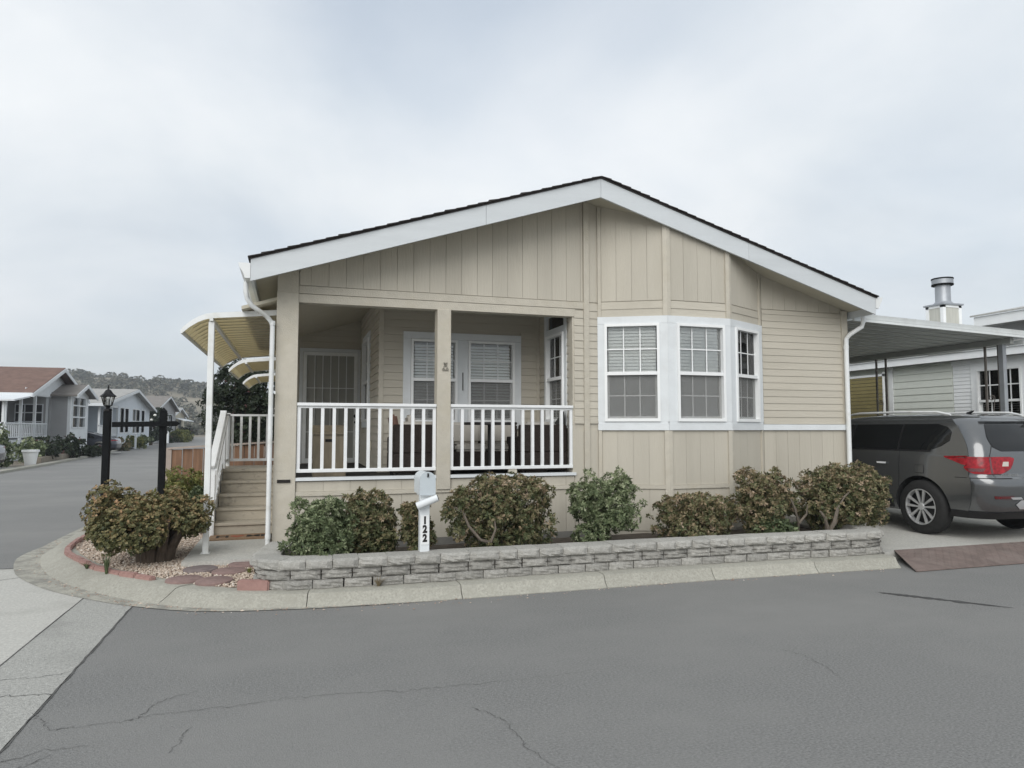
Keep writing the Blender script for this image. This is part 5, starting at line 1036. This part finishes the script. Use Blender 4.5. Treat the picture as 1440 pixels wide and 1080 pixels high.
# ================================================================ ACROSS THE STREET
ZS2 = [.22, .32, .45, .60, .75, .88, .94, 1.02, 1.12, 1.22, 1.32, 1.40, 1.45]; T = thing('sedan', 'dark blue grey fastback car parked in the driveway between the far homes', 'car', (0, 0, 0))
C2 = Car(ZS2, [.84, .90, .92, .93, .925, .90, .885, .83, .77, .71, .63, .52, .35], [.12, .04, .01, 0, .03, .06, .12, .42, .75, 1.1, 1.45, 1.8, 2.05], [4.55, 4.66, 4.7, 4.7, 4.66, 4.45, 3.9, 3.65, 3.4, 3.2, 2.95, 2.75, 2.5], [.28] * 6 + [.22] * 7, [.5] * 6 + [.25] * 7)
C2.body(T, 'car_blue', (.95, 3.75), .38)
for sd_ in (-1, 1):
    C2.patch([(.97, 1.25, 3.5), (1.1, 1.35, 3.3), (1.25, 1.75, 2.95), (1.34, 2.1, 2.7)], 'side_window', 'car_glass', T, sd_); C2.patch([(.80, .55, 2.05), (.86, .5, 2.1)], 'tail_lamp', 'lamp_red', T, sd_, .006, 10, q=True); C2.patch([(.98, 0, .9), (1.25, 0, .9)], 'rear_window', 'car_glass', T, sd_, .004, 8, q=True); C2.patch([(.24, 0, 2.04), (.36, 0, 2.04)], 'bumper_skirt', 'car_black', T, sd_, .006, 14, q=True)
    for wy in (.95, 3.75): wheel(T, sd_ * .815, wy, .335, sd_, .23)
T.location = (-10.55, 50.2, .06); T.rotation_euler = (0, 0, R(90))
T2 = copy_tree(T); T2.location = (-10.62, 31.5, .06); T2.rotation_euler = (0, 0, R(95)); T2['label'] = 'dark blue grey car mostly hidden behind the leafy bush at the far corner'

def quad_roof(x0, x1, ya, za, yb, zb, th, m, name, parent):
    return MB().hexa([(x0, ya, za), (x1, ya, za), (x1, yb, zb), (x0, yb, zb), (x0, ya, za + th), (x1, ya, za + th), (x1, yb, zb + th), (x0, yb, zb + th)]).build(name, m, parent)
def far_house(name, label, X0, y0, y1, zr, ze, depth, wm, rm, z0=.06, ov=.5, ridge=None, wins=(), porch=None, trim='h_white', side_wins=()):
    yr = ridge or (y0 + y1) / 2; t = thing(name, label, 'house', (X0, yr, z0), 'homes across the street'); xb = X0 - depth
    za = lambda y: ze + (zr - ze) * (y - y0) / (yr - y0) if y < yr else ze + (zr - ze) * (y1 - y) / (y1 - yr)
    wy0 = porch[1] if porch else y0
    # gable wall with the porch corner left open
    holes = [(w[0], w[1], w[2], w[3]) for w in wins]
    Wf = Fr((X0, 0), (0, 1))
    mb = MB()
    for c in cells(wy0, y1, z0, ze, holes): mb.box(X0 - .15, X0, c[0], c[1], c[2], c[3])
    mb.build('front_wall', wm, t)
    MB().extr([(X0, y0, ze), (X0, y1, ze), (X0, yr, zr)], (-.15, 0, 0)).build('gable', wm, t)
    MB().box(xb, X0 - .15, y1 - .15, y1, z0, ze).build('side_wall', wm, t)
    px = porch[2] if porch else X0 - .15
    mb = MB(); sh = list(side_wins)
    for c in cells(xb, px, z0, ze, [(w[0], w[1], w[2], w[3]) for w in sh]): mb.box(c[0], c[1], y0 + (porch[3] if porch else 0), y0 + (porch[3] if porch else 0) + .15, c[2], c[3])
    mb.build('side_wall', wm, t)
    MB().box(xb, X0 - .3, y0 + .3 + (porch[3] if porch else 0), y1 - .3, z0, .9).build('inner_floor', 'dark_in', t)
    rA = quad_roof(xb - ov, X0 + ov, y0 - ov, za(y0) - ov * (zr - ze) / (yr - y0), yr, zr, .10, rm, 'roof', t); quad_roof(xb - ov, X0 + ov, yr, zr, y1 + ov, ze - ov * (zr - ze) / (y1 - yr), .10, rm, 'roof', t)
    s1 = (zr - ze) / (yr - y0); s2 = (zr - ze) / (y1 - yr)
    for (ya, zA, yb, zB) in ((y0 - ov, ze - ov * s1, yr, zr), (yr, zr, y1 + ov, ze - ov * s2)): MB().hexa([(X0 + ov, ya, zA - .14), (X0 + ov + .04, ya, zA - .14), (X0 + ov + .04, yb, zB - .14), (X0 + ov, yb, zB - .14), (X0 + ov, ya, zA + .06), (X0 + ov + .04, ya, zA + .06), (X0 + ov + .04, yb, zB + .06), (X0 + ov, yb, zB + .06)]).build('fascia_board', trim, t)
    MB().box(xb - ov, X0 + ov, y0 - ov - .04, y0 - ov, ze - ov * s1 - .12, ze - ov * s1 + .08).build('eave_board', trim, t)
    for w in wins:
        a, b, c, d = w[:4]; nx = w[4] if len(w) > 4 else 2; nz = w[5] if len(w) > 5 else 2; mb = MB()
        for q in ((a - .1, b + .1, d, d + .1), (a - .1, b + .1, c - .1, c), (a - .1, a, c, d), (b, b + .1, c, d)): mb.box(X0 - .1, X0 + .03, q[0], q[1], q[2], q[3])
        wf = mb.build('window', trim, t); MB().box(X0 - .09, X0 - .08, a, b, c, d).build('pane', 'glass_dark', wf); MB().box(X0 - .14, X0 - .135, a, b, c + (d - c) * .4, d).build('blind', 'blind', wf); MB().box(X0 - .30, X0 - .29, a - .1, b + .1, c - .1, d + .1).build('dark_room', 'dark_in', wf)
        for i in range(1, nx): y = a + (b - a) * i / nx; MB().box(X0 - .08, X0 + .01, y - .035, y + .035, c, d).build('muntin', trim, wf)
        for i in range(1, nz): z = c + (d - c) * i / nz; MB().box(X0 - .079, X0 + .009, a, b, z - .035, z + .035).build('muntin', trim, wf)
    for w in sh:
        a, b, c, d = w[:4]; yy = y0 + (porch[3] if porch else 0); mb = MB()
        for q in ((a - .1, b + .1, d, d + .1), (a - .1, b + .1, c - .1, c), (a - .1, a, c, d), (b, b + .1, c, d)): mb.box(q[0], q[1], yy - .03, yy + .1, q[2], q[3])
        wf = mb.build('window', trim, t); MB().box(a, b, yy + .08, yy + .09, c, d).build('pane', 'glass_dark', wf); MB().box(a, b, yy - .01, yy + .08, (c + d) / 2 + .1, (c + d) / 2 + .17).build('meeting_rail', trim, wf)
    if porch:       # (y0, y1, inner x, set-back, deck z)
        p0, p1, pxi, sb, dz = porch
        MB().box(xb + 3, X0 - .02, p0 - .0, p1, z0, dz).build('porch_deck', trim, t); MB().box(pxi - .15, pxi, y0 + sb, p1, dz, ze).build('porch_wall', wm, t); MB().box(pxi, X0, p1 - .1, p1, dz, ze).build('porch_wall', wm, t)
        MB().box(pxi + .01, pxi + .05, p0 + (p1 - p0) * .58, p0 + (p1 - p0) * .82, dz + .1, dz + 2.0).build('porch_door', 'dark_in', t)
        MB().box(X0 - .12, X0 - .01, max(p0, y0), p1, ze - .17, ze - .01).build('porch_beam', trim, t)
        n = max(2, int((p1 - p0) / 1.7))
        for i in range(n + 1): y = p0 + .06 + (p1 - p0 - .12) * i / n; MB().box(X0 - .12, X0, y - .06, y + .06, dz, ze - .02 if y > y0 - .2 else ze - .55).build('porch_post', trim, t)
        mb = MB(); mb.box(X0 - .09, X0 - .02, p0, p1, dz + .80, dz + .87); rl = mb.build('porch_railing', trim, t); MB().box(X0 - .08, X0 - .03, p0, p1, dz + .12, dz + .18).build('bottom_rail', trim, rl)
        y = p0 + .1
        while y < p1 - .05: MB().box(X0 - .075, X0 - .035, y - .03, y + .03, dz + .18, dz + .80).build('baluster', trim, rl); y += .25
    return t
h1 = far_house('far_home', 'grey and white home with brown roof, white patio awning and gabled bay', -12.9, 40.6, 49.6, 4.95, 3.5, 15, 'h_grey', 'h_brownroof', wins=(), porch=(38.4, 44.4, -14.8, .2, 1.05), ridge=45.0, side_wins=((-16.4, -15.2, 1.6, 3.1),), ov=.55)
MB().box(-12.899, -12.86, 40.7, 44.6, 3.35, 3.70).build('gable_trim', 'h_white', h1); MB().extr([(-12.896, 41.2, 3.71), (-12.896, 48.9, 3.60), (-12.896, 45.0, 4.83)], (.02, 0, 0)).build('gable_siding', 'h_white', h1)
aw = MB().hexa([(-27, 38.0, 2.92), (-12.45, 38.0, 2.92), (-12.45, 40.0, 3.16), (-27, 40.0, 3.16), (-27, 38.0, 3.0), (-12.45, 38.0, 3.0), (-12.45, 40.0, 3.23), (-27, 40.0, 3.23)]).build('patio_awning', 'h_white', h1)
pw = MB().box(-14.45, -13.15, 44.26, 44.298, 1.35, 2.95).build('porch_window', 'dark_in', h1)
for x in (-14.45, -14.0, -13.58, -13.15): MB().box(x - .03, x + .03, 44.235, 44.258, 1.35, 2.95).build('muntin', 'h_white', pw)
for z in (1.35, 2.0, 2.5, 2.95): MB().box(-14.48, -13.12, 44.236, 44.2575, z - .03, z + .03).build('muntin', 'h_white', pw)
for i in range(34): MB().box(-12.55 - i * .4, -12.47 - i * .4, 38.0, 39.98, 3.0, 3.24).build('awning_rib', 'h_white', aw) if False else None
for x in (-13.010, -13.9): MB().box(x - .05, x + .05, 38.36, 38.46, 1.05, 2.93).build('awning_post', 'h_white', h1)
mb = MB(); mb.box(-19, -12.9, 38.36, 38.43, 1.85, 1.92); rl = mb.build('porch_railing', 'h_white', h1)
for i in range(36): MB().box(-13.050 - i * .17 - .03, -13.050 - i * .17 + .03, 38.37, 38.42, 1.1, 1.85).build('baluster', 'h_white', rl)
# the projecting bay of that home
mb = MB()
for c in cells(44.75, 48.3, .06, 3.55, [(45.15, 47.6, 1.72, 3.42)]): mb.box(-12.100, -11.950, c[0], c[1], c[2], c[3])
bw = mb.build('bay_wall', 'h_white', h1); MB().box(-12.95, -12.100, 44.75, 44.9, .06, 3.5).build('bay_side', 'h_grey', bw); MB().box(-12.95, -12.100, 48.15, 48.3, .06, 3.5).build('bay_side', 'h_grey', bw); MB().extr([(-11.950, 44.75, 3.55), (-11.950, 48.3, 3.55), (-11.950, 46.5, 4.1)], (-.15, 0, 0)).build('bay_gable', 'h_white', bw)
MB().box(-12.040, -12.030, 45.15, 47.6, 1.72, 3.42).build('bay_pane', 'glass_dark', bw); MB().box(-12.085, -12.080, 45.15, 47.6, 2.6, 3.42).build('bay_blind', 'blind', bw)
for z in (1.68, 2.28, 2.95, 3.44): MB().box(-12.035, -11.920, 45.1, 47.65, z - .04, z + .04).build('bay_muntin', 'h_white', bw)
for y in (45.12, 46.38, 47.62): MB().box(-12.030, -11.915, y - .05, y + .05, 1.7, 3.45).build('bay_muntin', 'h_white', bw)
quad_roof(-13.350, -11.550, 44.4, 3.42, 46.5, 4.1, .1, 'h_darkroof', 'bay_roof', h1); quad_roof(-13.350, -11.550, 46.5, 4.1, 48.7, 3.42, .1, 'h_darkroof', 'bay_roof', h1)
for ya, zA, yb, zB in ((44.4, 3.42, 46.5, 4.1), (46.5, 4.1, 48.7, 3.42)): MB().hexa([(-11.550, ya, zA - .1), (-11.510, ya, zA - .1), (-11.510, yb, zB - .1), (-11.550, yb, zB - .1), (-11.550, ya, zA + .1), (-11.510, ya, zA + .1), (-11.510, yb, zB + .1), (-11.550, yb, zB + .1)]).build('bay_fascia', 'h_white', h1)
h2 = far_house('far_home', 'pale blue white home with light grey roof and a shaded porch', -12.6, 53.6, 71.0, 4.75, 3.35, 14, 'h_blue', 'h_greyroof', wins=((59.6, 60.8, 1.35, 3.2, 1, 1), (61.2, 62.4, 1.35, 3.2, 1, 1), (64.0, 66.6, 1.3, 3.2, 2, 2), (67.4, 68.6, 1.3, 3.2, 1, 2)), porch=(53.8, 59.0, -15.0, .2, 1.0), ridge=63.5)
h3 = far_house('far_home', 'grey home with dark roof and a white edged gable beyond the flowering tree', -14.4, 84, 98, 5.4, 3.9, 20, 'h_grey', 'h_darkroof', wins=((87, 88.5, 1.4, 3.2), (93, 95.5, 1.4, 3.3)), ridge=91)
h4 = far_house('far_home', 'beige sided home with a small awning past the grey gabled one', -15.8, 104, 116, 4.6, 3.5, 14, 'h_beige', 'h_greyroof', wins=((106, 108, 1.4, 2.9), (110, 112.5, 1.4, 2.9)))
MB().hexa([(-15.6, 105, 3.1), (-14.2, 105, 2.7), (-14.2, 114, 2.7), (-15.6, 114, 3.1), (-15.6, 105, 3.18), (-14.2, 105, 2.78), (-14.2, 114, 2.78), (-15.6, 114, 3.18)]).build('window_awning', 'h_white', h4)
h5 = far_house('far_home', 'farthest white home at the bend of the street', -19, 126, 138, 4.8, 3.5, 14, 'h_white', 'h_greyroof', wins=((128, 130, 1.4, 2.9), (133, 135, 1.4, 2.9)))
# kerb, low wall, pots and planting over there
fk = thing('far_kerb', None, None, (-10, 30, 0)); tag(fk, kind='structure')
for a, b in zip(FARK[1:-1], FARK[2:]):
    MB().beam((a[0], a[1], .04), (b[0], b[1], .04), .42, .10).build('kerb_section', 'kerb', fk)
dw = MB().box(-18, -10.9, 49.0, 52.2, .02, .07).build('far_driveway', 'concrete'); dw['kind'] = 'structure'; dw = MB().box(-18, -10.2, 27.5, 33.0, .02, .065).build('far_driveway', 'concrete'); dw['kind'] = 'structure'
lw = thing('garden_wall', 'low brown block wall edging the bed of the brown roofed home', 'garden wall', (-11, 42, .05))
for i in range(26):
    y = 36.2 + i * .47; x = -10.85 - (y - 36) * .072; MB().box(x - .12, x + .12, y, y + .45, .03, .34 + random.uniform(-.015, .015)).build('block', 'far_soil', lw)
pt = thing('flower_pot', 'white tapered flower pot by the far kerb', 'flower pot', (-10.75, 34.9, .05)); MB().lathe((-10.75, 34.9, .05), [(0, 0), (.20, 0), (.29, .56), (.33, .57), (.33, .66), (.28, .66), (.26, .58), (0, .57)], 20).build('pot', 'vinyl', pt, True); MB().lathe((-10.75, 34.9, .60), [(0, 0), (.26, 0), (0, .02)], 14).build('soil', 'soil', pt)
for (x, y, rx, h, sd_, m_, lb, nr) in [(-11.7, 33.3, .95, 1.8, 41, 'leaf_green', 'leafy green bush at the corner before the white railed porch', 700), (-11.55, 37.3, .7, 1.15, 42, 'leaf_green', 'round green bush behind the white flower pot', 380), (-11.3, 38.6, .75, 1.2, 43, 'leaf_dark', 'dark bush under the white porch railing', 380), (-11.3, 42.0, .9, 1.25, 44, 'leaf_dark', 'dark rose bush beside the gabled bay', 380), (-10.9, 44.9, .5, .55, 45, 'leaf_dark', 'low dark bush on the brown block wall', 200), (-11.2, 46.9, .5, .55, 46, 'leaf_dark', 'low dark bush at the end of the brown block wall', 200),
        (-12.1, 57.5, .9, .9, 47, 'leaf_brown', 'reddish bush before the pale blue home', 260), (-12.3, 62.5, 1.1, 1.0, 48, 'leaf_lime', 'pale grassy bush beside the white marker post', 300), (-12.6, 67.0, 1.2, 1.0, 49, 'leaf_green', 'green bush past the white marker post', 300), (-13.2, 93.0, 1.5, 1.5, 50, 'leaf_lime', 'clipped yellow green hedge before the beige home', 500), (-13.6, 98.0, 1.5, 1.5, 51, 'leaf_lime', 'second clipped yellow green hedge beside the beige home', 360), (-15.2, 112, 1.6, 1.9, 52, 'leaf_dark', 'dark green bush past the beige home', 300), (-13.8, 88.0, .9, .8, 53, 'leaf_dark', 'low dark bush under the white edged gable', 200)]:
    shrub('bush', lb, (x, y, .05), rx, rx, h, sd_, m_, 20, nr, .09 + .0012 * y, (.5, .22), group='bushes across the street', per=6, stems=2, width=.6)
def tree(name, label, c, r_, h, z0, seed, m_, nros, leaf, tr=.12, tint=(.45, .22), n=40, rfac=.36):
    g = np.random.default_rng(seed); t = thing(name, label, 'tree', c); cl = make_clumps(c[0], c[1], c[2] + z0, r_, r_, h - z0, n, g, rfac); P0, D = crown_points(cl, nros, g)
    leaves_mesh('crown', P0, D + [0, 0, .3] + g.normal(0, .3, D.shape), leaf, m_, tint[0] + g.normal(0, tint[1], len(P0)), t, per=6, seed=seed, width=.5)
    tk = MB().tube([(c[0], c[1], c[2] - .1), (c[0] + .05, c[1], c[2] + z0 * .6), (c[0], c[1] + .05, c[2] + z0 + (h - z0) * .45)], [tr * 1.2, tr, tr * .5], 9).build('trunk', 'bark', t, True)
    for k in range(7): q = cl[k]; MB().tube([(c[0], c[1], c[2] + z0 * .8), ((c[0] + q[0]) / 2, (c[1] + q[1]) / 2, (c[2] + z0 * .8 + q[2]) / 2 + .1), q[:3]], [tr * .55, tr * .4, tr * .15], 6).build('limb', 'bark', tk, True)
    return t
tree('tree', 'dense dark evergreen tree with a few pink blossoms behind the awnings', (-1.60, 26.5, .08), 1.40, 3.95, .9, 61, 'leaf_dark', 4200, .13, .14, (.42, .25), 54)
ft = tree('tree', 'dark round tree dotted with white flowers between the far homes', (-13.5, 77.0, .05), 1.8, 3.7, .3, 62, 'leaf_dark', 1300, .28, .16, (.35, .2), 34)
for i in range(14):
    a = i * 2.4; MB().lathe((-13.3 + 1.3 * math.cos(a), 77.0 - abs(1.4 * math.sin(a)) - .2, 1.9 + 1.5 * ((i * 7) % 10) / 10), [(0, -.12), (.13, -.06), (.15, .03), (.08, .1), (0, .12)], 7).build('blossom', 'flower', ft, True)
mp = MB().box(-11.75, -11.62, 60.6, 60.73, .04, 1.25).build('marker_post', 'h_white', bevel=.01); tag(mp, 'short white marker post on the far verge', 'post')
mp = MB().box(-13.35, -13.05, 84.6, 84.9, .04, 2.0).build('marker_post', 'h_white', bevel=.02); tag(mp, 'white mailbox pillar before the grey gabled home', 'post')
# ================================================================ HILLS
def ridge(x): return float(np.interp(x, [-900, -300, -140, -120, -99, -78, -65, -44, 0, 100, 300, 900], [34, 28, 26, 27, 26.5, 26, 24.5, 21, 17, 14, 16, 26]))
def hz(x, y):
    r_ = ridge(x * 400 / max(y, 250)); t = min(max((y - 190) / 210, 0), 1); t = t * t * (3 - 2 * t); b = min(max((900 - y) / 500, 0), 1); return -.5 + r_ * t * b + 1.0 * math.sin(x * .05 + y * .03) * t + .8 * math.sin(x * .11 - y * .07) * t
xs = np.linspace(-900, 900, 150); ysv = np.linspace(185, 900, 60); vs = [(x, y, hz(x, y)) for y in ysv for x in xs]; nx = len(xs)
o = MB().add(vs, [(j * nx + i, j * nx + i + 1, (j + 1) * nx + i + 1, (j + 1) * nx + i) for j in range(len(ysv) - 1) for i in range(nx - 1)]).build('hill', 'hill', None, True); tag(o, kind='structure')
g = np.random.default_rng(77); cl = []
for i in range(1500):
    y = 200 + 205 * g.random() ** .8; a = g.uniform(-.40, -.07); x = y * a
    if math.sin(x * .09 + 2) * math.sin(y * .05 + x * .03) + g.normal(0, .5) < -.15: continue
    r_ = g.uniform(.8, 2.2) * (1.25 if y > 370 else 1); cl.append((x, y, hz(x, y) + r_ * .45, r_))
P0, D = crown_points(cl, 26000, g, .1); o = leaves_mesh('hillside_scrub', P0, D + [0, 0, .5], .85, 'leaf_far', .45 + g.normal(0, .25, len(P0)), None, per=5, seed=9, width=.8); tag(o, 'scrub and small trees covering the far hillside', 'scrub', kind='stuff')

# ================================================================ AIR
hb = MB().box(-960, 960, -310, 960, -2.0, 62).build('haze', 'white'); tag(hb, 'thin pale haze in the air over the valley', 'haze', kind='stuff')
hm = bpy.data.materials.new('haze_air'); hm.use_nodes = True; ht = hm.node_tree; ht.nodes.clear(); ho = ht.nodes.new('ShaderNodeOutputMaterial'); hv = ht.nodes.new('ShaderNodeVolumePrincipled')
hv.inputs['Color'].default_value = (.86, .92, 1, 1); hv.inputs['Density'].default_value = .0008; hv.inputs['Anisotropy'].default_value = .2; ht.links.new(hv.outputs[0], ho.inputs['Volume']); hb.data.materials.clear(); hb.data.materials.append(hm)

# grit and dry leaves gathered along the gutter
g = np.random.default_rng(5); mbg = MB(); vs = []; fs = []
for i in range(420):
    k = int(g.integers(20, len(kp) - 3)); n = knorm(k); p = kp[k].lerp(kp[k + 1], g.random()); q = off[k][0] + abs(g.normal(0, .09)) + .01; s_ = g.uniform(.003, .010) * (1.6 if g.random() < .08 else 1)
    c = Vector((p.x + n.x * q, p.y + n.y * q, .0075)); a = g.random() * 6.283; b = len(vs)
    for t in range(4): vs.append((c.x + s_ * math.cos(a + t * 1.57) * (1 + .5 * (t % 2)), c.y + s_ * math.sin(a + t * 1.57), c.z))
    vs.append((c.x, c.y, c.z + s_ * .7)); fs += [(b, b + 1, b + 4), (b + 1, b + 2, b + 4), (b + 2, b + 3, b + 4), (b + 3, b, b + 4)]
o = mbg.add(vs, fs).build('gutter_grit', 'pebble'); at = o.data.attributes.new('tint', 'FLOAT', 'POINT'); at.data.foreach_set('value', np.repeat(np.clip(g.normal(.1, .3, 420), 0, 1), 5).astype(np.float32)); tag(o, 'loose grit and dry scraps lying along the gutter', 'grit', kind='stuff')
